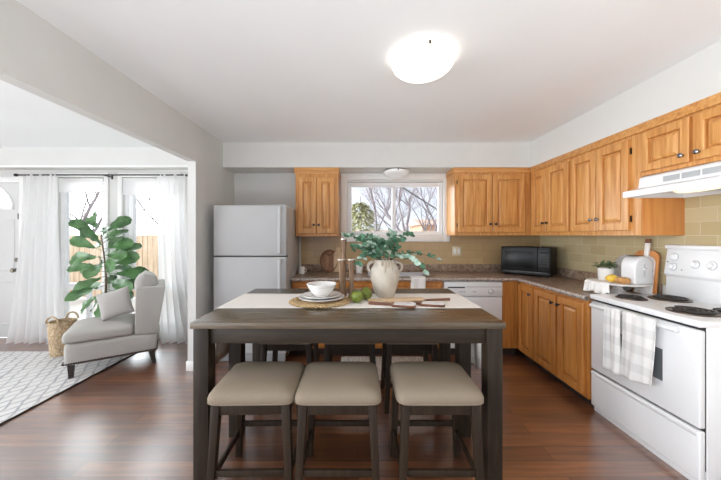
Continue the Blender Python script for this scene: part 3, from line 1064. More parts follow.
# local frame: x toward the camera (-Y world), y toward the wall (+X world), front is -y
hw = (ry1 - ry0) / 2
FD = WX - .012 - 1.885          # depth of the body to the door plane
MB().box(-hw, hw, -FD + .03, 0, .03, .899, .003).build('oven_body', M['appl'], rg)
MB().box(-hw + .01, hw - .01, -FD + .024, -FD + .031, .1, .895).build('gasket', M['dark_gap'], rg)
b = MB().box(-hw - .001, hw + .001, -FD - .018, -.03, .893, .931, .009, 3)
b.build('cooktop', M['appl'], rg)
dr_ = MB().box(-hw + .004, hw - .004, -FD - .012, -FD + .023, .335, .876, .010, 3).build('oven_door', M['appl'], rg)
wnd = MB().box(-.18, .18, -FD - .0135, -FD - .011, .505, .70, .001).build('oven_window', M['oven_glass'], dr_)
hb = MB()
hb.prism([(-FD - .012, .872), (-FD - .042, .860), (-FD - .048, .845), (-FD - .04, .835), (-FD - .03, .832), (-FD - .012, .845)], 'x', -hw + .03, hw - .1, .003)
hb.build('handle', M['appl'], dr_)
dw_ = MB().box(-hw + .004, hw - .004, -FD - .012, -FD + .023, .045, .322, .010, 3).build('drawer', M['appl'], rg)
MB().prism([(-FD - .012, .322), (-FD - .022, .312), (-FD - .022, .300), (-FD - .012, .288)], 'x', -hw + .02, hw - .02).build('drawer_pull', M['appl'], dw_)
MB().box(-hw + .01, hw - .01, -FD + .01, -.02, 0.0, .04, .003).build('base_skirt', M['appl'], rg)
# back guard
b = MB()
GI = .055
b.prism([(0, .90), (0, 1.315), (-.02, 1.315), (-.050, 1.11), (-.048, 1.10), (-.034, 1.085), (-.034, .90)], 'x', -hw + GI, hw - GI, .004)
bgd = b.build('backguard', M['appl'], rg)
MB().box(-hw + GI - .004, hw - GI + .004, -.045, .004, 1.295, 1.33, .014, 4).build('backguard_cap', M['appl'], bgd)
tilt = math.atan2(.030, .205)


def panel_pt(x, f):
    # point on the slanted control face, f = 0 bottom .. 1 top
    return (x, -.050 + .030 * f - .001, 1.11 + .205 * f)


for kx, f in ((-.265, .62), (-.265, .25), (-.12, .40), (-.02, .40), (.265, .62), (.265, .25)):
    px_, py_, pz_ = panel_pt(kx, f)
    mt = Matrix.Translation((px_, py_, pz_)) @ Matrix.Rotation(R(90) - tilt, 4, 'X')
    kb = MB().lathe([(0, 0), (.027, 0), (.026, .006), (.019, .010), (.018, .024), (.012, .027), (0, .027)], 24, mat=mt)
    kb.build('control_knob', M['appl'], bgd)
    MB().lathe([(.027, 0), (.031, 0), (.031, .001), (.027, .001)], 24, mat=mt).build('dial_ring', M['vent_gray'], bgd)
for f, kx, r_ in ((.42, -.305, .006), (.16, -.20, .005)):
    px_, py_, pz_ = panel_pt(kx, f)
    MB().lathe([(0, 0), (r_, 0), (r_, .003), (0, .003)], 12, mat=Matrix.Translation((px_, py_, pz_)) @ Matrix.Rotation(R(90) - tilt, 4, 'X')).build('indicator_light', M['appl_gray'], bgd)


RT = .9315


def burner(x, y, r):
    root = MB().lathe([(r + .018, .0), (r + .018, .006), (r + .010, .007), (r + .002, .001), (r * .5, -.008 + .009), (0, .001)], 40, (x, y, RT)).build('drip_bowl', M['drip'], rg)
    pts = []
    turns = 3.5 if r > .08 else 2.6
    n_ = 110
    for i in range(n_):
        t_ = i / (n_ - 1)
        rr = .02 + (r - .02) * t_
        an = turns * 2 * PI * t_
        pts.append((x + rr * math.cos(an), y + rr * math.sin(an), RT + .012))
    MB().tube(pts, .0065, 8).build('burner_coil', M['coil'], root)


# positions from front/back rows (local y negative = front)
burner(-.20, -FD + .15, .072)
burner(-.17, -.17, .098)
burner(.19, -FD + .16, .098)
burner(.225, -.21, .072)
RG = rg

# towels over the oven handle
def hanging_towel(name, label, y0, y1, ztop, zbot, off, seedv, drop_back=.22, wob=.012, slant=0.0):
    rnd = random.Random(seedv)
    ph = [rnd.uniform(0, 6) for _ in range(4)]
    xf = 1.885 - .012 - .058 - off
    xb = 1.885 - .012 - .020

    def f(u, v):
        y = y0 + (y1 - y0) * u
        Lf = ztop - zbot
        tot = drop_back * 0.0 + Lf + .06
        s = v * tot
        if s < .05:
            an = s / .05 * PI / 2
            x = xf + .02 - .02 * math.sin(an)
            z = ztop - .012 + .012 * math.cos(an)
        else:
            k = (s - .05) / (tot - .05)
            x = xf - wob * k * (1 + math.sin(u * 9 + ph[0])) * .7 - .003 * math.sin(u * 21 + ph[1])
            z = ztop - .012 - k * (Lf - .012) - slant * u * k
            y += .012 * k * math.sin(3 * k + ph[2]) - .0 * k
        return Vector((x, y, z))
    o_ = MB().grid(f, 26, 34).build(name, M['towel'], solid=.004, ang=80)
    return tag(o_, label, 'towel', 'towels on the oven handle')


hanging_towel('dish_towel', 'grey plaid dish towel on the oven handle nearer the cabinets', 2.15, 2.022, .882, .43, 0.002, 3, wob=.018)
hanging_towel('dish_towel', 'larger grey plaid dish towel in front of the oven window', 2.002, 1.775, .886, .44, .006, 5, wob=.02, slant=-.03)

# range hood
hy0, hy1 = YD - .765, YD - .006
hc = (hy0 + hy1) / 2
hd = empty('range_hood', (WX - .010, hc, 1.68), R(-90), 'white under-cabinet range hood above the range', 'range hood')
hw = (hy1 - hy0) / 2
HDp = WX - .010 - 1.995
b = MB()
b.prism([(0, .16), (-(WX - .01 - UX) - .002, .16), (-(WX - .01 - UX) - .02, .145), (-(WX - .01 - UX) - .028, .075), (-HDp, .045), (-HDp, .003), (-HDp + .012, .003), (-HDp + .012, .035), (-.012, .035), (0, .035)], 'x', -hw, hw)
hbod = b.build('hood_shell', M['appl'], hd, ang=25)
b = MB().box(-hw, -hw + .012, -HDp + .012, -.002, .003, .036).box(hw - .012, hw, -HDp + .012, -.002, .003, .036).box(-hw + .012, hw - .012, -.014, -.002, .003, .036)
b.build('side_lip', M['appl'], hd)
b = MB()
for vx in (-.20, -.085, .03):
    MB().box(vx, vx + .10, -(WX - .01 - UX) - .0295, -(WX - .01 - UX) - .0235, .092, .128, .001).build('vent_grille', M['vent_gray'], hd)
MB().box(-.22, .22, -.27, -.05, .025, .034).build('grease_filter', M['vent_gray'], hd)
MB().lathe([(0, -.045), (.05, -.038), (.068, -.016), (.072, .0), (0, .0)], 28, (.02, -.36, .034), sx=2.2, sy=.8).build('lamp_lens', M['hood_lens'], hd)

# ------------------------------------------------------------------ ceiling lights
def ceiling_lamp(name, label, x, y, z, r, depth, gm):
    root = empty(name, (x, y, z), 0, label, 'ceiling light', 'flush ceiling lights')
    MB().lathe([(0, 0), (r * .55, 0), (r * .55, -.03), (r * .5, -.034), (0, -.034)], 40).build('canopy', M['lamp_rim'], root)
    prof = []
    for i in range(13):
        a = i / 12 * PI / 2
        prof.append((r * math.cos(a) if i < 12 else 0, -.028 - depth * math.sin(a)))
    prof = [(r * .96, -.02), (r, -.022)] + prof
    MB().lathe(prof, 48).build('glass_dome', gm, root)
    for k in range(3):
        a = k * 2 * PI / 3 - PI / 2
        MB().box(-.008, .008, -.004, .006, -.036, -.014, .002).build('clip', M['brass'], root, (r * math.cos(a), r * math.sin(a), 0), (0, 0, a - PI / 2))
    MB().lathe([(0, 0), (.01, 0), (.008, -.012), (0, -.016)], 16, (0, 0, -.028 - depth)).build('finial', M['lamp_rim'], root)
    return root


ceiling_lamp('ceiling_light', 'large white glass dome ceiling light in the middle of the kitchen', .42, 1.90, CE, .2, .088, M['lamp_glass'])
ceiling_lamp('ceiling_light', 'small white glass dome light on the soffit above the window', .495, 3.76, 2.245, .168, .075, M['sink_lamp_glass'])

# ------------------------------------------------------------------ dining table
TZ = .914
tx0, tx1, ty0, ty1 = -.94, .826, 1.628, 2.68
tcx, tcy = (tx0 + tx1) / 2, (ty0 + ty1) / 2
tb = empty('dining_table', (tcx, tcy, 0), 0, 'dark espresso counter-height dining table with six legs', 'table')
hx, hy = (tx1 - tx0) / 2, (ty1 - ty0) / 2
MB().box(-hx, hx, -hy, hy, TZ - .037, TZ, .004).build('tabletop', M['espresso_top_lit'], tb)
ax, ay = hx - .03, hy - .03
b = MB().box(-ax + .07, ax - .07, -ay, -ay + .022, TZ - .127, TZ - .0375, .002)
b.build('apron', M['espresso'], tb)
MB().box(-ax, ax, ay - .022, ay, TZ - .127, TZ - .0375, .002).build('apron', M['espresso'], tb)
for sx in (-1, 1):
    MB().box(sx * ax - .011, sx * ax + .011, -ay + .023, ay - .023, TZ - .127, TZ - .0375, .002).build('apron', M['espresso'], tb)
lw = .086
for sx in (-1, 1):
    for ly, lx_ in ((-hy + .056, hx - .055), (2.065 - tcy, hx - .085), (hy - .09, hx - .06)):
        MB().box(sx * lx_ - lw / 2, sx * lx_ + lw / 2, ly - lw / 2, ly + lw / 2, 0, TZ - .0378, .004).build('leg', M['espresso_leg'], tb)


# ------------------------------------------------------------------ stools
def make_stool():
    r_ = empty('counter_stool', (0, 0, 0))
    W, D = .452, .41
    zb, zt = .545, .618

    def sgn(a):
        return -1 if a < 0 else 1
    loops = []
    n = 48

    def loop(sw, sd, z, p=.22, dome=0):
        lp = []
        for i in range(n):
            a = 2 * PI * i / n
            c_, s_ = math.cos(a), math.sin(a)
            lp.append((sw * sgn(c_) * abs(c_) ** p, sd * sgn(s_) * abs(s_) ** p, z))
        return lp
    hw_, hd_ = W / 2, D / 2
    for k, z, p in ((.985, zb, .2), (1, zb + .006, .2), (1.0, zb + .024, .2), (.985, zb + .036, .21), (.95, zb + .046, .22), (.88, zb + .056, .25), (.75, zb + .066, .3), (.55, zb + .072, .4), (.3, zb + .076, .6), (.08, zb + .077, .9)):
        loops.append(loop(hw_ * k, hd_ * k, z, p))
    b = MB().rings(loops)
    cush = b.build('seat_cushion', M['seat'], r_, ang=75)
    MB().rings([loop(hw_ * .99, hd_ * .99, zb - .002), loop(hw_ * 1.008, hd_ * 1.008, zb + .003), loop(hw_ * .99, hd_ * .99, zb + .008)], False, False).build('piping', M['seat'], cush)
    # apron frame
    fx, fy = .185, .17
    b = MB().box(-fx, fx, -fy - .011, -fy + .011, zb - .062, zb - .0025, .002).box(-fx, fx, fy - .011, fy + .011, zb - .062, zb - .0025, .002)
    b.box(-fx - .011, -fx + .011, -fy + .012, fy - .012, zb - .062, zb - .0025, .002).box(fx - .011, fx + .011, -fy + .012, fy - .012, zb - .062, zb - .0025, .002)
    b.build('seat_frame', M['stool_wood'], r_)
    for sx in (-1, 1):
        for sy in (-1, 1):
            MB().beam((sx * .178, sy * .165, zb - .003), (sx * .203, sy * .19, 0), .044, .034, bev=.003).build('leg', M['stool_wood'], r_)

    def at(z):
        k = (zb - z) / zb
        return .178 + .025 * k, .165 + .025 * k
    for z, which in ((.19, 'f'), (.21, 'b')):
        x_, y_ = at(z)
        sy = -1 if which == 'f' else 1
        MB().box(-x_, x_, sy * y_ - .009, sy * y_ + .009, z - .016, z + .016, .003).build('stretcher', M['stool_wood'], r_)
    x_, y_ = at(.16)
    for sx in (-1, 1):
        MB().box(sx * x_ - .009, sx * x_ + .009, -y_, y_, .144, .176, .003).build('stretcher', M['stool_wood'], r_)
    return r_


st0 = make_stool()
spots = [
    (-.552, 1.672, R(1), 'leftmost of the three front upholstered stools'),
    (-.104, 1.672, R(0), 'middle of the three front upholstered stools'),
    (.424, 1.672, R(0), 'rightmost of the three front upholstered stools'),
    (-.57, 2.50, R(180), 'leftmost stool tucked in behind the table'),
    (-.065, 2.50, R(180), 'middle stool tucked in behind the table'),
    (.43, 2.50, R(180), 'rightmost stool tucked in behind the table'),
]
for i, (x, y, a, lb) in enumerate(spots):
    o = st0 if i == 0 else copy_tree(st0)
    o.location = (x, y, 0)
    o.rotation_euler = (0, 0, a)
    tag(o, 'dark wooden counter stool with taupe seat, ' + lb.replace(' upholstered stools', ' stools').replace(' stool tucked in', ' tucked in'), 'stool', 'counter stools around the dining table')

# ------------------------------------------------------------------ things on the table
ry_0, ry_1 = 1.946, 2.425
e_ = .004
nodes_ = [(tx0 - e_, .535)] + [(tx0 - e_, .6 + .3 * i / 4) for i in range(5)] + [(tx0 - .002, TZ + .0015), (tx0 + .004, TZ + .0025)]
nodes_ += [(tx0 + .004 + (tx1 - tx0 - .008) * i / 60, TZ + .0025) for i in range(1, 61)]
nodes_ += [(tx1 + .002, TZ + .0015)] + [(tx1 + e_, .9 - .3 * i / 4) for i in range(5)] + [(tx1 + e_, .46)]


def run_f(u, v):
    i = u * (len(nodes_) - 1)
    k = min(int(i), len(nodes_) - 2)
    t_ = i - k
    x = nodes_[k][0] * (1 - t_) + nodes_[k + 1][0] * t_
    z = nodes_[k][1] * (1 - t_) + nodes_[k + 1][1] * t_
    y = ry_0 + (ry_1 - ry_0) * v
    hang = max(0, (TZ - .05 - z))
    sgn_ = -1 if x < 0 else 1
    x += sgn_ * hang * .05 * (1 + math.sin(v * 14 + sgn_)) + sgn_ * hang * .03
    z += hang * .08 * math.sin(v * 5 + 2 * sgn_)
    if hang == 0:
        y += .003 * math.sin(x * 9) * (1 if v < .5 else -1)
    return Vector((x, y, z))


tag(MB().grid(run_f, len(nodes_) - 1, 24).build('table_runner', M['linen'], solid=.0025, ang=70), 'white linen runner laid across the dining table', 'runner')
RZ = TZ + .0045

# round placemat, plates, bowl
px0, py0 = (322 - 358) / 292 * 2.14, 2.125
def spiral_mat(r):
    b_ = MB()
    pts = []
    turns = 13
    n_ = 420
    for i in range(n_):
        t_ = i / (n_ - 1)
        a = turns * 2 * PI * t_
        pts.append((r * t_ * math.cos(a), r * t_ * math.sin(a), .006 + .0012 * math.sin(a * 5.5)))
    return b_.tube(pts, r / turns * .55, 6)


pm = spiral_mat(.205)
for k in range(40):
    a = 2 * PI * k / 40
    pm.tube([(.2 * math.cos(a - .05), .2 * math.sin(a - .05), .006), (.222 * math.cos(a), .222 * math.sin(a), .006), (.2 * math.cos(a + .05), .2 * math.sin(a + .05), .006)], .005, 6)
tag(pm.build('woven_placemat', M['straw'], None, (px0 - .01, py0, RZ + .003)), 'round woven straw placemat under the stacked plates', 'placemat')
PZ = RZ + .019


def plate(r, label, z, x, y):
    t_ = empty('plate', (x, y, z), 0, label, 'plate', 'stacked plates on the placemat')
    MB().lathe([(0, .004), (r * .55, .003), (r * .62, .004), (r * .66, .010), (r * .97, .019), (r, .0195), (r, .0225), (r * .96, .023), (r * .66, .0145), (r * .6, .009), (0, .008)], 56).build('dish', M['china'], t_)
    MB().lathe([(r * .985, .0228), (r * 1.004, .0215), (r * 1.006, .019), (r * .99, .0185)], 56).build('rim', M['china_rim'], t_)
    MB().lathe([(r * .5, 0), (r * .54, 0), (r * .54, .004), (r * .5, .004)], 40).build('foot_ring', M['china'], t_)
    return t_


plate(.165, 'wide white dinner plate at the bottom of the stack', PZ, px0, py0)
plate(.142, 'smaller white plate between the dinner plate and the bowl', PZ + .0145, px0, py0)
bw = empty('bowl', (px0, py0, PZ + .0275), 0, 'white ceramic bowl on top of the stacked plates', 'bowl')
MB().lathe([(0, .004), (.045, .003), (.058, .008), (.078, .03), (.098, .062), (.107, .080), (.110, .083), (.108, .086), (.103, .083), (.094, .064), (.074, .034), (.05, .012), (0, .009)], 56).build('basin', M['china'], bw)
MB().lathe([(.040, -.003), (.048, -.003), (.048, .005), (.04, .005)], 40).build('foot_ring', M['china'], bw)
MB().lathe([(.098, .066), (.1015, .068), (.1025, .072), (.1, .07)], 56).build('ridge', M['china_rim'], bw)


# candlesticks
def candlestick(x, y, h, label, rw=.030):
    t_ = empty('candlestick', (x, y, RZ), 0, label, 'candlestick', 'wooden candlesticks beside the vase')
    prof = [(0, 0), (rw * 1.02, 0), (rw * 1.02, .012), (rw * .86, .03), (rw * .66, h * .35), (rw * .60, h * .55), (rw * .74, h * .78), (rw * .98, h - .006), (0, h - .004)]
    lps = []
    for r_, z in prof[1:-1]:
        lps.append([(r_ * math.cos(2 * PI * i / 8 + PI / 8), r_ * math.sin(2 * PI * i / 8 + PI / 8), z) for i in range(8)])
    MB().rings(lps).build('shaft', M['candle_wood'], t_, ang=30)
    MB().lathe([(0, h - .006), (rw * 1.08, h - .006), (rw * 1.1, h), (rw * .7, h + .003), (rw * .55, h - .002), (0, h - .002)], 24).build('cup', M['candle_metal'], t_)
    return t_


candlestick((341.5 - 358) / 292 * 2.24, 2.24, .30, 'short wooden candlestick beside the bowl, left of its equal')
candlestick((351.5 - 358) / 292 * 2.24, 2.24, .30, 'short wooden candlestick nearest the green pears')
candlestick((344 - 358) / 292 * 2.34, 2.34, .455, 'tall wooden candlestick standing behind the two short ones', .024)

# vase
vx, vy = .213, 2.315
vs_ = empty('vase', (vx, vy, RZ), 0, 'beige stoneware vase with two handles holding eucalyptus', 'vase')
MB().lathe([(0, 0), (.066, 0), (.072, .006), (.092, .06), (.110, .13), (.115, .18), (.110, .215), (.094, .245), (.082, .262), (.080, .272), (.086, .284), (.088, .290), (.083, .292), (.074, .283), (.070, .270), (.075, .255), (.095, .22), (.1, .18), (.08, .06), (0, .03)], 48).build('body', M['vase'], vs_)
for sx in (-1, 1):
    pts = []
    for i in range(13):
        a = -.35 + (PI + .75) * i / 12
        pts.append((sx * (.098 + .036 * math.sin(a)), 0, .232 + .040 * math.cos(a)))
    MB().tube(pts, .0105, 10).build('handle', M['vase'], vs_)
b = MB()
for an, ln in ((-95, .09), (-80, .05), (-66, .075), (-110, .04)):
    pts = []
    for i in range(6):
        t_ = i / 5
        z = .288 - ln * t_
        r_ = .0865 if z > .28 else (.082 + (.112 - .080) * min(1, (.272 - z) / .06 if z < .272 else 0))
        pts.append((r_ * math.cos(R(an)), r_ * math.sin(R(an)), z))
    b.tube(pts, [.012, .012, .010, .009, .008, .004], 8)
b.build('drip_glaze', M['glaze'], vs_)


# eucalyptus sprays
def leaf_grid(b, base, d, n, L_, W_, cup=.15, shape='oval', nv=6):
    d = Vector(d).normalized()
    n = Vector(n)
    s = d.cross(n)
    if s.length < 1e-3:
        s = d.cross(Vector((1, 0, 0)))
    s.normalize()
    n = s.cross(d).normalized()
    base = Vector(base)

    def f(u, v):
        a = u * 2 - 1
        if shape == 'oval':
            wv_ = math.sin(PI * min(1, v * .97 + .03)) ** .7
        else:   # fiddle leaf: broad tip, pinched lower half
            wv_ = (math.sin(PI * (v ** 1.5 * .93 + .035)) ** .55) * (.55 + .45 * v)
        p_ = base + d * (v * L_) + s * (a * W_ * .5 * wv_) + n * (abs(a) ** 1.5 * cup * W_ * wv_ - (v ** 2) * L_ * .22)
        if shape != 'oval':
            p_ += n * (.012 * math.sin(v * 16 + a * 3) * abs(a))
        return p_
    b.grid(f, 4, nv)


rndE = random.Random(11)


def spray(target, label, n_leaf, pale=False, sag=.06, lsz=1.0, grp=True):
    t_ = empty('eucalyptus_stem', (vx, vy, RZ + .05), 0, label, 'branch', 'eucalyptus stems in the vase' if grp else None)
    tg = Vector(target) - Vector((vx, vy, RZ + .05))
    side = Vector((tg.x, tg.y, 0))
    if side.length > 1e-3:
        side.normalize()
    a0 = side * -.02
    a1 = side * .045 + Vector((0, 0, .23))
    ctrl = a1 + Vector((tg.x * .28, tg.y * .28, max(.07, (tg.z - .23) * .75 + sag)))
    pts = [a0, (a0 + a1) / 2 + Vector((0, 0, .01))]
    for i in range(15):
        u = i / 14
        pts.append(a1 * (1 - u) ** 2 + ctrl * (2 * u * (1 - u)) + tg * u ** 2)
    m_ = len(pts)
    stm = MB().tube(pts, [.0032 - .002 * i / (m_ - 1) for i in range(m_)], 6)
    b = MB()
    b2 = MB()
    n_leaf = int(n_leaf * 1.5)
    for k in range(n_leaf):
        u = .1 + .9 * (k + .5) / n_leaf
        i = u * (14) + 2
        i0 = min(int(i), m_ - 2)
        p_ = pts[i0].lerp(pts[i0 + 1], i - i0)
        d_ = (pts[i0 + 1] - pts[i0]).normalized()
        for sd in (0, 1):
            if rndE.random() < .12:
                continue
            an = rndE.uniform(0, 2 * PI)
            o_ = Vector((math.cos(an), math.sin(an) * .8, rndE.uniform(-.3, .6)))
            dd = (d_ * rndE.uniform(.1, .7) + o_).normalized()
            nn = Vector((rndE.uniform(-.5, .5), -.8, rndE.uniform(.0, .9)))
            L_ = rndE.uniform(.032, .056) * lsz
            leaf_grid(b2 if (pale and rndE.random() < .5) or rndE.random() < .15 else b, p_ + dd * .004, dd, nn, L_, L_ * rndE.uniform(.5, .72), rndE.uniform(0, .2))
    if b.bm.verts:
        b.build('leaves', M['euca'], t_, ang=80)
    if b2.bm.verts:
        b2.build('pale_leaves', M['euca_pale'], t_, ang=80)
    stm.build('twig', M['stem'], t_)
    return t_


def P(x, y, Y):
    return ((x - 358) / 292 * Y, Y, EYE - (y - 235.5) / 292 * Y)


lab = 'leafy eucalyptus stem in the crowded middle of the vase'
spray(P(346, 236, 2.28), 'eucalyptus stem reaching furthest left out of the vase', 13, lsz=1.1)
spray(P(350, 248, 2.2), 'eucalyptus stem leaning left over the candlesticks', 11, lsz=1.15)
spray(P(357, 262, 2.2), 'short eucalyptus stem drooping left of the vase rim', 8, lsz=1.15, sag=.1)
spray(P(362, 236, 2.4), lab, 11)
spray(P(374, 238, 2.25), lab, 12, pale=True)
spray(P(383, 243, 2.22), lab, 12)
spray(P(369, 245, 2.2), lab, 12, lsz=1.1)
spray(P(392, 234, 2.4), lab, 12, pale=True)
spray(P(399, 240, 2.25), lab, 11)
spray(P(411, 234, 2.3), 'eucalyptus stem rising towards the right side of the window', 9)
spray(P(425, 272, 2.15), 'eucalyptus stem drooping down right of the vase', 9, pale=True, sag=.16, lsz=1.25)
spray(P(443, 262, 2.3), 'long thin eucalyptus stem arching furthest right', 9, sag=.14, lsz=.95)


# pears
def pear(x, y, r, label, tilt_=0, az=0):
    t_ = empty('pear', (x, y, RZ), 0, label, 'pear', 'green pears on the runner')
    mt = Matrix.Rotation(az, 4, 'Z') @ Matrix.Rotation(tilt_, 4, 'X')
    mt = Matrix.Translation((0, 0, r * .98)) @ mt
    prof = [(0, -r * .97), (r * .3, -r * .95), (r * .7, -r * .72), (r * .97, -r * .25), (r * .98, r * .1), (r * .84, r * .5), (r * .6, r * .85), (r * .45, r * 1.08), (r * .3, r * 1.22), (0, r * 1.24)]
    MB().lathe(prof, 28, mat=mt).build('flesh', M['pear'], t_, ang=80)
    s0 = mt @ Vector((0, 0, r * 1.2))
    s1 = mt @ Vector((.004, 0, r * 1.55))
    MB().tube([s0, (s0 + s1) / 2 + Vector((.002, 0, 0)), s1], [.0022, .002, .0026], 6).build('stalk', M['stem'], t_)


pear((357 - 358) / 292 * 2.10, 2.09, .045, 'green pear lying nearest the plates', R(60), R(55))
pear((366.5 - 358) / 292 * 2.2, 2.19, .042, 'green pear beside the foot of the vase', R(20), R(200))


# serving boards on the runner
def paddle(L_, W_, hl, hw_, t_, r=.03):
    """outline of a paddle board lying along +x, handle at -x"""
    pts = []
    for i in range(9):
        a = -PI / 2 + PI / 2 * i / 8
        pts.append((L_ - r + r * math.cos(a), -W_ / 2 + r + r * math.sin(a)))
    for i in range(9):
        a = PI / 2 * i / 8
        pts.append((L_ - r + r * math.cos(a), W_ / 2 - r + r * math.sin(a)))
    for i in range(7):
        a = PI / 2 + PI / 2 * i / 6
        pts.append((.5 * r + .5 * r * math.cos(a), W_ / 2 - .5 * r + .5 * r * math.sin(a)))
    pts.append((0, hw_ / 2 + .01))
    pts.append((-.012, hw_ / 2))
    for i in range(9):
        a = PI / 2 + PI * i / 8
        pts.append((-hl + hw_ / 2 + hw_ / 2 * math.cos(a), hw_ / 2 * math.sin(a)))
    pts.append((-.012, -hw_ / 2))
    pts.append((0, -hw_ / 2 - .01))
    for i in range(7):
        a = PI + PI / 2 * i / 6
        pts.append((.5 * r + .5 * r * math.cos(a), -W_ / 2 + .5 * r + .5 * r * math.sin(a)))
    return pts


def board(x, y, z, rz, L_, W_, hl, hw_, label, m_, top=None, t_=.014, rx=0, ry=0):
    bo = empty('serving_board', (x, y, z), rz, label, 'board', 'serving boards on the runner')
    bo.rotation_euler = (rx, ry, rz)
    MB().prism(paddle(L_, W_, hl, hw_, t_), 'z', 0, t_, .003).build('board_body', M[m_], bo)
    if top:
        pl = [(max(px__, .012) if px__ > -.02 else None, py__) for px__, py__ in paddle(L_, W_, hl, hw_, t_)]
        k = (W_ - .016) / W_
        pl = [(p0_ * .985, p1_ * k) for p0_, p1_ in pl if p0_ is not None]
        MB().prism(pl, 'z', t_ - .0005, t_ + .0025).build('inlay', M[top], bo)
    return bo


board((386 - 358) / 292 * 2.18 - .02, 2.15, RZ, R(4), .31, .11, .12, .028, 'pale wooden paddle board lying closest to the vase', 'board_light')
board((393 - 358) / 292 * 1.98, 2.01, RZ, R(-14), .16, .105, .17, .03, 'white and dark wood cheese board nearest the table front', 'acacia', 'marble', .016)
board((418 - 358) / 292 * 2.02 + .02, 2.035, RZ, R(-16), .165, .10, .045, .03, 'small white and dark wood cheese board nearest the runner end', 'acacia', 'marble', .016)
sp = empty('serving_spoon', ((450 - 358) / 292 * 2.1, 2.105, RZ), R(186), 'long dark-handled wooden spoon lying across the boards', 'spoon')
MB().tube([(0, 0, .0215), (.1, 0, .0215), (.19, .0, .0215)], [.010, .009, .007], 10).build('handle', M['acacia'], sp)
MB().lathe([(0, -.006), (.028, -.004), (.034, .003), (.033, .006), (.026, .0), (0, -.002)], 24, (.23, 0, .023), sx=1.5).build('spoon_bowl', M['board_light'], sp)

# ------------------------------------------------------------------ back counter things
def leaning_oval(x, y, z, rx_, rz_, rx, label, mat, hole=True, t_=.018, squash=1.0):
    bo = empty('cutting_board', (x, y, z), 0, label, 'cutting board')
    bo.rotation_euler = (rx, 0, rz_)
    pts = [(rx_ * math.cos(2 * PI * i / 40), rx_ * squash + rx_ * squash * math.sin(2 * PI * i / 40)) for i in range(40)]
    MB().prism(pts, 'y', 0, t_, .003).build('board_body', M[mat], bo)
    return bo


bo = leaning_oval((329 - 358) / 292 * 3.84, 3.85, CT + .004, .125, R(2), R(-13), 'dark oval wooden cutting board leaning on the tile beside the refrigerator', 'board_wood', squash=1.22)
MB().tube([(.06 * math.cos(a / 10 * 2 * PI) * .8, -.001, .26 + .03 * math.sin(a / 10 * 2 * PI)) for a in range(11)], .008, 8).build('rim_handle', M['acacia'], bo)
MB().tube([(.112 * math.cos(a / 30 * 2 * PI), -.0005, .1525 + .139 * math.sin(a / 30 * 2 * PI)) for a in range(31)], .006, 6).build('rim', M['acacia'], bo)
b = MB().prism([(-.06, 0), (.06, 0), (.06, .25), (.03, .28), (.03, .33), (-.03, .33), (-.03, .28), (-.06, .25)], 'y', 0, .016, .004)
bo = b.build('cutting_board', M['board_light'], None, ((338 - 358) / 292 * 3.87, 3.855, CT + .003), (R(-10), 0, 0))
tag(bo, 'light wooden cutting board leaning behind the candlesticks', 'cutting board')
cp = empty('mug', (-.715, 3.72, CT), 0, 'small white mug on the counter against the refrigerator', 'mug')
MB().lathe([(0, .002), (.03, 0), (.034, .004), (.036, .09), (.033, .09), (.031, .008), (0, .008)], 28).build('cup', M['china'], cp)
MB().tube([(.035, 0, .07), (.055, 0, .065), (.058, 0, .04), (.035, 0, .022)], .005, 8).build('handle', M['china'], cp)
cj = empty('lidded_jar', (.02, 3.78, CT), 0, 'small white jar on the counter behind the vase', 'jar')
MB().lathe([(0, 0), (.042, 0), (.045, .006), (.045, .085), (.04, .09), (0, .09)], 28).build('jar_body', M['china'], cj)
MB().lathe([(.047, .09), (.047, .1), (.02, .108), (.012, .12), (0, .122)], 28).build('lid', M['china'], cj)

# towel over the front of the sink counter
def sink_towel(u, v):
    x = .608 + .17 * u
    s_ = v * .36
    yf = BY - .02 - .022
    if s_ < .1:
        y, z = BY + .06 - s_ - .01, CT + .006
    elif s_ < .14:
        a = (s_ - .1) / .04 * PI / 2
        y, z = yf + .012 - .012 * math.sin(a), CT + .006 - .012 + .012 * math.cos(a)
    else:
        y, z = yf - .004 * math.sin(u * 9), CT - .006 - (s_ - .14)
    return Vector((x + .004 * math.sin(v * 7), y, z))


tag(MB().grid(sink_towel, 12, 24).build('tea_towel', M['cloth'], solid=.004, ang=80), 'white tea towel hanging over the counter edge at the sink', 'towel')

# outlet plate
ox, oz = (456.7 - 358) / 73.9, EYE - 15.5 / 73.9
op = empty('light_switch', (ox, WY - TH - .0005, oz), 0, 'ivory double wall plate on the tile right of the window', 'switch')
MB().box(-.06, .06, -.006, 0, -.062, .062, .003).build('cover_plate', M['plate_plastic'], op)
for sx in (-.028, .028):
    MB().box(sx - .016, sx + .016, -.009, -.005, -.033, .033, .002).build('rocker', M['trim'], op)

# microwave in the corner
mw = empty('microwave', (2.045, 3.56, CT), R(-45), 'black microwave set across the counter corner', 'microwave')
mw.location = (2.028, 3.548, CT)
W, D, H = .54, .29, .335
hw = W / 2
MB().box(-hw, hw, .0, D, .014, H + .014, .006).build('case', M['black'], mw)
dm = MB().box(-hw + .002, hw - .13, -.022, -.001, .055, H + .01, .006).build('door', M['black'], mw)
MB().box(-hw + .05, hw - .175, -.0235, -.0215, .10, H - .04, .001).build('door_window', M['black_glass'], dm)
cpn = MB().box(hw - .128, hw - .002, -.022, -.001, .055, H + .01, .006).build('control_panel', M['black'], mw)
MB().box(hw - .115, hw - .015, -.024, -.0215, H - .055, H - .02, .001).build('display', M['black_glass'], cpn)
for r_ in range(4):
    for c_ in range(3):
        MB().box(hw - .112 + c_ * .034, hw - .086 + c_ * .034, -.0235, -.0215, .12 + r_ * .032, .14 + r_ * .032, .001).build('button', M['dark_gap'], cpn)
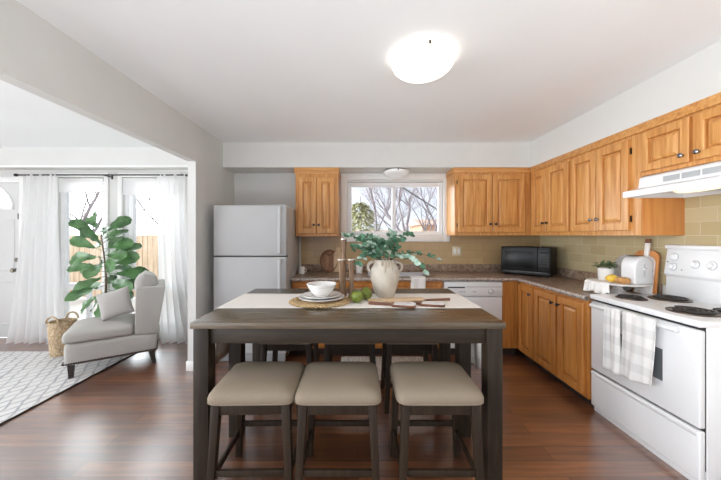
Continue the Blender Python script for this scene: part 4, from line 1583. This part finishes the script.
MB().box(-hw + .002, hw - .002, -.018, -.001, .016, .052, .004).build('lower_trim', M['black'], mw)
MB().box(-hw + .03, hw - .03, -.0205, -.0175, .05, .0535, .001).build('trim_line', M['appl_gray'], mw)
for sx in (-1, 1):
    for yy in (.03, D - .03):
        MB().lathe([(0, 0), (.012, 0), (.012, .0145), (0, .0145)], 12, (sx * (hw - .04), yy, 0)).build('foot', M['black'], mw)

# ------------------------------------------------------------------ stand with plant, lemon, canister next to the range
sx_, sy_ = 2.2, 2.475
ST = 1.012
cs = empty('serving_stand', (sx_, sy_, CT), 0, 'round white pedestal stand on the counter beside the range', 'stand')
h_ = ST - CT
MB().lathe([(0, h_ - .018), (.18, h_ - .016), (.21, h_ - .012), (.213, h_ - .002), (.207, h_), (0, h_ - .001)], 56).build('stand_plate', M['marble'], cs)
MB().lathe([(0, 0), (.10, 0), (.10, .008), (.06, .014), (.035, .04), (.035, .06), (.06, h_ - .018), (0, h_ - .018)], 40).build('pedestal', M['marble'], cs)
pt = empty('potted_herb', (2.16, 2.545, ST), 0, 'small green herb plant in a white pot on the stand', 'plant')
MB().lathe([(0, 0), (.05, 0), (.053, .004), (.06, .105), (.056, .106), (.052, .09), (0, .09)], 36).build('pot', M['china'], pt)
MB().lathe([(0, .093), (.052, .091)], 24).build('soil', M['soil'], pt)
b = MB()
rh = random.Random(4)
for i in range(150):
    a = rh.uniform(0, 2 * PI)
    q = rh.random()
    base = Vector((.03 * q * math.cos(a), .03 * q * math.sin(a), .09))
    tip = Vector((.085 * q * math.cos(a), .085 * q * math.sin(a), .09 + .085 * (1 - .55 * q * q) * rh.uniform(.5, 1)))
    p_ = base.lerp(tip, rh.uniform(.5, 1))
    dd = Vector((math.cos(a + rh.uniform(-1, 1)), math.sin(a + rh.uniform(-1, 1)), rh.uniform(-.2, .9)))
    leaf_grid(b, p_, dd, (rh.uniform(-1, 1), rh.uniform(-1, 1), 1), .032, .014, .1, nv=3)
b.build('leaves', M['herb'], pt, ang=80)
lm = MB().lathe([(0, -.048), (.008, -.044), (.02, -.034), (.031, -.014), (.033, .004), (.027, .026), (.014, .039), (.007, .046), (0, .05)], 28, mat=Matrix.Translation((0, 0, .033)) @ Matrix.Rotation(R(70), 4, 'Z') @ Matrix.Rotation(R(90), 4, 'X'))
tag(lm.build('lemon', M['lemon'], None, (2.105, 2.42, ST), ang=80), 'yellow lemon in front of the herb pot', 'lemon')
br_ = MB().lathe([(0, -.05), (.018, -.045), (.026, -.02), (.027, .02), (.018, .045), (0, .05)], 24, mat=Matrix.Translation((0, 0, .026)) @ Matrix.Rotation(R(35), 4, 'Z') @ Matrix.Rotation(R(90), 4, 'X'))
tag(br_.build('bread_roll', M['bread'], None, (2.125, 2.345, ST), ang=80), 'small brown bread roll next to the lemon', 'bread')
ca = empty('toaster', (2.265, 2.375, ST), R(12), 'white rounded toaster on the pedestal stand', 'toaster')


def arch(w_, h__, r):
    pts = [(-w_ / 2 * .97, 0), (w_ / 2 * .97, 0)]
    for i in range(11):
        a = PI / 2 * i / 10
        pts.append((w_ / 2 - r + r * math.cos(a), h__ - r + r * math.sin(a)))
    for i in range(11):
        a = PI / 2 + PI / 2 * i / 10
        pts.append((-w_ / 2 + r + r * math.cos(a), h__ - r + r * math.sin(a)))
    return pts


MB().prism(arch(.185, .222, .09), 'y', -.055, .055, .012, 3).build('toaster_body', M['appl'], ca)
MB().box(-.004, .004, -.0585, -.054, .06, .16, .001).build('lever_slot', M['vent_gray'], ca)
MB().box(-.018, .018, -.071, -.0585, .115, .128, .003).build('lever', M['appl'], ca)
MB().box(-.06, .06, -.022, -.004, .2205, .2235).build('bread_slot', M['dark_gap'], ca)
MB().box(-.06, .06, .006, .024, .2205, .2235).build('bread_slot', M['dark_gap'], ca)

# cloth hanging off the stand
def stand_cloth(u, v):
    a = R(188) + (u - .5) * R(56)
    r0 = .115
    s_ = v * .22
    if s_ < .1:
        r_ = r0 + s_
        z = ST + .005
    else:
        r_ = r0 + .1 + .010 + .004 * math.sin(u * 22)
        z = ST + .003 - (s_ - .1) * .72 - .008 * math.sin(u * 11)
        r_ += .012 * math.sin(u * 25) * (s_ - .1) / .1
    return Vector((sx_ + r_ * math.cos(a) * 1.02, sy_ + r_ * math.sin(a) * 1.02, z))


tag(MB().grid(stand_cloth, 30, 20).build('napkin', M['cloth'], solid=.003, ang=80), 'white napkin draped off the left edge of the stand', 'napkin')

# boards leaning on the right wall
XB = WX - .026
bo = empty('cutting_board', (XB - .075, 2.475, CT + .002), R(-90), 'grey round stone board leaning behind the toaster', 'cutting board')
bo.rotation_euler = (R(-9), 0, R(-90))
bo.location = (XB - .095, 2.60, CT + .002)
MB().prism([(.14 * math.cos(2 * PI * i / 40), .16 + .16 * math.sin(2 * PI * i / 40)) for i in range(40)], 'y', 0, .012, .003).build('board_body', M['slate'], bo)
bo = empty('cutting_board', (XB - .06, 2.445, CT + .002), R(-90), 'orange wooden cutting board leaning on the tile beside the range', 'cutting board')
bo.rotation_euler = (R(-5), 0, R(-90))
rr_ = [(-.1, 0), (.1, 0)] + [(.1 - .05 + .05 * math.cos(PI / 2 * i / 6), .36 - .05 + .05 * math.sin(PI / 2 * i / 6)) for i in range(7)] + [(-.1 + .05 + .05 * math.cos(PI / 2 + PI / 2 * i / 6), .36 - .05 + .05 * math.sin(PI / 2 + PI / 2 * i / 6)) for i in range(7)]
MB().prism(rr_, 'y', 0, .016, .003).build('board_body', M['board_orange'], bo)
bo = empty('cutting_board', (XB - .078, 2.435, CT + .002), R(-90), 'white marble paddle board with a dark handle end', 'cutting board')
bo.rotation_euler = (R(-6), 0, R(-90))
pp = [(-.075, 0), (.075, 0), (.075, .26)] + [(.075 - .057 * (1 - math.cos(PI / 2 * i / 6)), .26 + .06 * math.sin(PI / 2 * i / 6)) for i in range(1, 7)] + [(.018, .45), (-.018, .45)] + [(-.075 + .057 * (1 - math.cos(PI / 2 * i / 6)), .26 + .06 * math.sin(PI / 2 * i / 6)) for i in range(6, 0, -1)] + [(-.075, .26)]
MB().prism(pp, 'y', 0, .014, .002).build('board_body', M['marble'], bo)
MB().box(-.019, .019, -.001, .015, .425, .46, .003).build('handle_end', M['acacia'], bo)

# ------------------------------------------------------------------ kitchen mat
km = empty('kitchen_mat', (.28, 3.09, 0), 0, 'pale cotton floor mat in front of the sink', 'mat')
MB().box(-.45, .45, -.27, .27, .0005, .010, .003).build('mat_body', M['mat'], km)
b = MB()
for i in range(48):
    y = -.265 + .53 * i / 47
    b.box(-.47, -.4505, y - .003, y + .003, .001, .006)
    b.box(.4505, .47, y - .003, y + .003, .001, .006)
b.build('fringe', M['mat'], km)

# ------------------------------------------------------------------ living room
rug = empty('area_rug', (-3.85, 2.3, 0), 0, 'white and grey patterned area rug under the chair', 'rug')
MB().grid(lambda u, v: Vector((-1.21 + 2.42 * u, -1.22 + 2.42 * v, .011 + .001 * math.sin(u * 40) * math.sin(v * 30))), 60, 60).box(-1.21, 1.21, -1.22, 1.2, .0005, .009).build('pile', M['rug'], rug)
b = MB().tube([(1.212, -1.22 + 2.42 * i / 40, .007 + .003 * (i % 3 == 0)) for i in range(41)], .006, 6)
b.build('binding', M['rug_edge'], rug)

# slipper chair
ch = empty('slipper_chair', (-2.81, 2.77, 0), R(34), 'light grey upholstered slipper chair with nailhead trim by the window', 'chair')
CL, CW = .745, .60


def soft_box(x0, x1, y0, y1, z0, z1, crown_=.03, p=.16, n=56):
    cx_, cy_ = (x0 + x1) / 2, (y0 + y1) / 2
    hx_, hy_ = (x1 - x0) / 2, (y1 - y0) / 2
    lps = []

    def lp(k, z):
        out = []
        for i in range(n):
            a = 2 * PI * i / n
            c_, s_ = math.cos(a), math.sin(a)
            out.append((cx_ + (hx_ - k) * (1 if c_ >= 0 else -1) * abs(c_) ** p, cy_ + (hy_ - k) * (1 if s_ >= 0 else -1) * abs(s_) ** p, z))
        return out
    H_ = z1 - z0
    lps.append(lp(hx_ * .5, z0))
    lps.append(lp(.02, z0))
    lps.append(lp(.004, z0 + .012))
    lps.append(lp(0, z0 + .03))
    lps.append(lp(0, z1 - .04))
    lps.append(lp(.006, z1 - .02))
    lps.append(lp(.02, z1 - .006))
    lps.append(lp(.05, z1 + crown_ * .3))
    lps.append(lp(min(hx_, hy_) * .45, z1 + crown_ * .8))
    lps.append(lp(min(hx_, hy_) * .8, z1 + crown_))
    return MB().rings(lps)


soft_box(0, CL - .0, 0, CW, .145, .352, 0.0).build('seat_base', M['chair'], ch, ang=70)
soft_box(-.012, .545, -.004, CW + .004, .355, .462, .022).build('seat_cushion', M['chair'], ch, ang=70)
b = MB()
prof = [(.548, .358), (.748, .33), (.822, .83), (.812, .845), (.568, .845), (.558, .835)]
b.prism(prof, 'y', -.002, .065, .012, 3).prism(prof, 'y', CW - .065, CW + .002, .012, 3)
b.prism([(.67, .35), (.748, .33), (.822, .83), (.812, .845), (.74, .845)], 'y', .066, CW - .066, .01, 3)
b.build('back_frame', M['chair'], ch, ang=50)


def pillow_mb(w_, h_, t_, n=18, p=2.6):
    b_ = MB()
    for s_ in (1, -1):
        def f(u, v, s_=s_):
            a, c_ = u * 2 - 1, v * 2 - 1
            e1 = max(0, 1 - abs(a) ** p)
            e2 = max(0, 1 - abs(c_) ** p)
            th = t_ / 2 * (e1 * e2) ** .45
            k1 = 1 - .06 * (1 - abs(c_) ** 2) * abs(a)
            k2 = 1 - .06 * (1 - abs(a) ** 2) * abs(c_)
            return Vector((a * w_ / 2 * k1, s_ * th, c_ * h_ / 2 * k2))
        b_.grid(f, n, n)
    bmesh.ops.remove_doubles(b_.bm, verts=b_.bm.verts[:], dist=.0005)
    bmesh.ops.recalc_face_normals(b_.bm, faces=b_.bm.faces[:])
    return b_


# back cushion: its thin axis is local y, turn it to face chair -x
pillow_mb(.44, .50, .23, p=4).build('back_cushion', M['chair'], ch, (.66, CW / 2, .735), (R(8), 0, R(-90)), ang=80)
b = MB()
for i in range(42):
    x = .012 + (CL - .024) * i / 41
    b.lathe([(.0092, 0), (.0075, .005), (0, .008)], 8, mat=Matrix.Translation((x, -.001, .165)) @ Matrix.Rotation(R(90), 4, 'X'))
for i in range(34):
    y = .012 + (CW - .024) * i / 33
    b.lathe([(.0092, 0), (.0075, .005), (0, .008)], 8, mat=Matrix.Translation((-.001, y, .165)) @ Matrix.Rotation(R(-90), 4, 'Y'))
    b.lathe([(.0092, 0), (.0075, .005), (0, .008)], 8, mat=Matrix.Translation((CL + .001, y, .165)) @ Matrix.Rotation(R(90), 4, 'Y'))
b.build('nailhead_trim', M['nail'], ch)
for lx_, ly in ((.055, .055), (.055, CW - .055), (CL - .055, .055), (CL - .055, CW - .055)):
    rake = .03 if lx_ > .3 else 0
    MB().beam((lx_, ly, .146), (lx_ + rake, ly, .012 if lx_ < .3 else .0), .052, .036, bev=.003).build('leg', M['chair_leg'], ch)
cu = pillow_mb(.30, .30, .13).build('throw_pillow', M['pillow'], None, ang=80)
cu.location = (-2.66, 3.2, .655)
cu.rotation_euler = (R(-14), R(-16), R(24))
tag(cu, 'square grey throw pillow on the slipper chair seat', 'pillow')

# wicker basket
bk = empty('wicker_basket', ((63.5 - 358) / 292 * 3.44, 3.44, .013), 0, 'woven wicker basket on the rug behind the chair', 'basket')
bk.location.z = 0.0125
bk.location.y = 3.43
b = MB()
prof = [(0, .004), (.105, .004)]
for i in range(25):
    z = .01 + .38 * i / 24
    prof.append((.105 + .02 * i / 24 + .005 * (i % 2), z))
prof += [(.12, .39), (.112, .385), (.098, .02), (0, .016)]
b.lathe(prof, 40)
b.build('woven_body', M['wicker'], bk, ang=20)
for sy in (-1, 1):
    MB().tube([(.07 * math.cos(PI * i / 10) , sy * .117, .385 + .075 * math.sin(PI * i / 10)) for i in range(11)], .010, 8).build('handle', M['wicker'], bk)

# fiddle leaf fig
fx_, fy_ = (103 - 358) / 292 * 3.56, 3.55
fg = empty('fiddle_leaf_fig', (fx_, fy_, .0), 0, 'tall fiddle-leaf fig plant between the chair and the windows', 'plant')
MB().lathe([(0, 0), (.12, 0), (.125, .01), (.17, .38), (.172, .39), (.16, .39), (.15, .35), (0, .35)], 36).build('pot', M['pot_brown'], fg)
MB().lathe([(0, .356), (.152, .352)], 24).build('soil', M['soil'], fg)
tr = []
for i in range(14):
    t_ = i / 13
    tr.append(Vector((.03 * math.sin(t_ * 4), .02 * math.sin(t_ * 3), .34 + 1.12 * t_)))
MB().tube(tr, [.016 - .009 * i / 13 for i in range(14)], 10).build('trunk', M['bark'], fg)
b = MB()
rf = random.Random(21)
an = 0.3
for i in range(36):
    t_ = .28 + .72 * i / 35
    k = t_ * 13
    i0 = min(int(k), 12)
    p_ = tr[i0].lerp(tr[i0 + 1], k - i0)
    an += R(137.5) + rf.uniform(-.25, .25)
    elev = -.45 + 1.1 * (t_ - .3) / .7 + rf.uniform(-.3, .3)
    dd = Vector((math.cos(an), math.sin(an) * .55, elev)).normalized()
    L_ = rf.uniform(.25, .35) * (1 - .25 * max(0, t_ - .8) / .2)
    st = p_ + dd * rf.uniform(.05, .11)
    b.tube([p_, st], .0035, 5)
    nn = Vector((rf.uniform(-.45, .45), -1, rf.uniform(.1, .8)))
    leaf_grid(b, st, dd, nn, L_, L_ * rf.uniform(.56, .68), .12, 'fiddle', 9)
b.build('foliage', M['leaf'], fg, ang=80)


# curtains
def curtain(xt0, xt1, xb0, xb1, y, zt, zb, folds, label, seedv, flare=2.2):
    rr = random.Random(seedv)
    phs = [rr.uniform(0, 6) for _ in range(3)]

    def f(u, v):
        k = v ** flare
        a = xt0 + (xb0 - xt0) * k
        c_ = xt1 + (xb1 - xt1) * k
        uu = u + .012 * math.sin(v * 6 + u * 9 + phs[0])
        x = a + (c_ - a) * uu
        am = .012 + .032 * min(1, v * 3)
        yy = y + am * math.sin(2 * PI * folds * u + .6 * math.sin(v * 3 + phs[1])) + .012 * math.sin(2 * PI * folds * .43 * u + phs[2])
        yy -= .10 * max(0, v - .9) * (1 + math.sin(u * 17))
        z = zt + (zb - zt) * v
        return Vector((x, yy, max(z, .006)))
    return tag(MB().grid(f, 110, 40).build('curtain', M['sheer'], ang=85), label, 'curtain', 'sheer white curtains')


YC = 3.83
curtain((25 - 358) / 292 * YC, (58 - 358) / 292 * YC, -4.60, -3.86, YC - .02, 2.20, .006, 7, 'sheer white curtain beside the entry door', 2, 1.5)
curtain((157.5 - 358) / 292 * YC, (187 - 358) / 292 * YC, -2.60, -1.97, YC - .02, 2.20, .006, 6, 'sheer white curtain next to the kitchen wall', 8)
rd = empty('curtain_rod', (-3.33, YC - .02, 2.19), 0, 'thin black curtain rod above the living-room windows', 'curtain rod')
MB().tube([(-1.10, 0, 0), (1.10, 0, 0)], .009, 12).build('pole', M['rod'], rd)
for sx in (-1, 1):
    MB().lathe([(0, 0), (.011, .0), (.012, .01), (.02, .025), (.02, .04), (.012, .055), (0, .058)], 16, mat=Matrix.Translation((sx * 1.10, 0, 0)) @ Matrix.Rotation(sx * R(90), 4, 'Y')).build('finial', M['rod'], rd)
for bx in (-1.05, 0.0, 1.06):
    MB().box(bx - .007, bx + .007, -.008, WY - YC + .0195, -.007, .007, .002).box(bx - .012, bx + .012, WY - YC + .012, WY - YC + .0198, -.03, .03, .002).build('bracket', M['rod'], rd)

# ------------------------------------------------------------------ outdoors
GZ = -.45
struct(MB().box(-40, 40, 4.3, 70, GZ - .3, GZ).build('ground', M['ground']), 'pale winter yard outside the windows', 'ground')
FY = 8.6
fn = empty('wooden_fence', (-6, FY, GZ), 0, 'tan board fence across the yard outside the living-room windows', 'fence')
b = MB()
for i in range(90):
    x = -7 + i * .155
    b.box(x, x + .145, -.012, .012, .05, 1.86 + .008 * ((i * 7) % 3), .002, 1)
b.build('board_panel', M['fence'], fn)
b = MB()
for z in (.35, 1.05, 1.7):
    b.box(-7, 6.95, .013, .05, z, z + .09)
b.build('rail', M['fence'], fn)
for i in range(8):
    x = -7 + i * 1.98
    MB().box(x - .055, x + .055, -.11, -.0125, 0, 1.98, .006).build('post', M['fence'], fn)


def bare_tree(name, label, loc, h, seedv, spread=.55, r0=.13, depth=5, lean=0):
    rr = random.Random(seedv)
    b_ = MB()

    def grow(p_, d_, L_, r_, k):
        pts = [p_]
        d2 = d_.copy()
        n_ = 3
        for i in range(n_):
            d2 = (d2 + Vector((rr.uniform(-.16, .16), rr.uniform(-.16, .16), rr.uniform(-.05, .14)))).normalized()
            pts.append(pts[-1] + d2 * L_ / n_)
        b_.tube(pts, [r_ * (1 - .45 * i / n_) for i in range(n_ + 1)], 6 if k > 2 else 4, cap=False)
        if k == 0:
            return
        for q in range(4 if k > 3 else 3):
            s_ = Vector((rr.uniform(-1, 1), rr.uniform(-1, 1), rr.uniform(-.1, .5)))
            nd = (d2 * rr.uniform(.6, 1) + s_ * spread * 1.15).normalized()
            at_ = pts[rr.choice((1, 2, 3))] if q else pts[-1]
            grow(at_, nd, L_ * rr.uniform(.62, .82), r_ * rr.uniform(.42, .56), k - 1)
    grow(Vector((0, 0, 0)), Vector((lean, 0, 1)).normalized(), h, r0, depth)
    return tag(b_.build(name, M['tree'], None, loc, ang=80), label, 'tree', 'bare trees in the yard')


bare_tree('bare_tree', 'bare tree with thick trunk in the middle of the kitchen window', (2.0, 13.0, GZ), 2.4, 5, .62, .15, 5, .03)
bare_tree('bare_tree', 'thin bare tree left of the thick trunk in the kitchen window', (1.0, 14.5, GZ), 2.7, 17, .6, .085, 5, -.02)
bare_tree('bare_tree', 'bare tree on the right side of the kitchen window', (3.6, 15.5, GZ), 2.4, 9, .7, .12, 5, .1)
bare_tree('bare_tree', 'bare tree beyond the fence outside the window nearest the door', (-12.0, 13.5, GZ), 2.6, 31, .62, .16, 5, .05)
bare_tree('bare_tree', 'bare tree beyond the fence seen behind the fig plant', (-9.4, 15.0, GZ), 2.7, 44, .6, .14, 5, 0)

# evergreen
ev = empty('evergreen_tree', (.15, 19.0, GZ), 0, 'pale green evergreen at the lower left of the kitchen window', 'tree')
MB().tube([(0, 0, 0), (0, 0, 4.4)], [.12, .02], 8).build('trunk', M['tree'], ev)
b = MB()
re_ = random.Random(3)
for i in range(1500):
    t_ = re_.random() ** .8
    z = .5 + 3.6 * t_
    rad = 1.95 * (1 - t_) ** .65 + .15
    a = re_.uniform(0, 2 * PI)
    q = re_.uniform(.25, 1)
    p_ = Vector((rad * q * math.cos(a), rad * q * math.sin(a), z - .2 * q))
    dd = Vector((math.cos(a), math.sin(a), re_.uniform(-.5, .2)))
    leaf_grid(b, p_, dd, (0, 0, 1), re_.uniform(.25, .5), re_.uniform(.1, .2), .2, nv=2)
b.build('needles', M['pine'], ev, ang=80)

# neighbour house
hs = empty('neighbour_house', (10.5, 30.0, GZ), 0, 'brick house with a brown roof at the right of the kitchen window', 'house')
MB().box(-3.9, 5, 0, 7, 0, 3.0).build('brick_wall', M['brick'], hs)
MB().prism([(-.5, 2.95), (3.5, 3.7), (7.5, 2.95)], 'x', -4.3, 5.4).build('roof', M['roof'], hs)
wn = MB().box(-2.6, -1.4, -.05, .02, 1.0, 2.3).build('window', M['vinyl'], hs)
MB().box(-2.52, -1.48, -.06, -.04, 1.08, 2.22).build('pane', M['black_glass'], wn)
hs2 = empty('neighbour_house', (-.5, 42.0, GZ), 0, 'low far house with a reddish roof behind the evergreen', 'house')
MB().box(-2, 12, 0, 8, 0, 2.15).build('brick_wall', M['brick'], hs2)
MB().prism([(-.5, 2.1), (4, 2.7), (8.5, 2.1)], 'x', -2.4, 12.4).build('roof', M['roof'], hs2)

cb_ = MB().tube([P(351.5, 154.6, 4.11), P(402, 187, 6.85), P(437, 209.5, 12.2), P(460.8, 224.8, 30.3)], [.018, .02, .026, .03], 8)
tag(cb_.build('overhead_cable', M['cable']), 'dark overhead cable slanting across the kitchen window', 'cable')
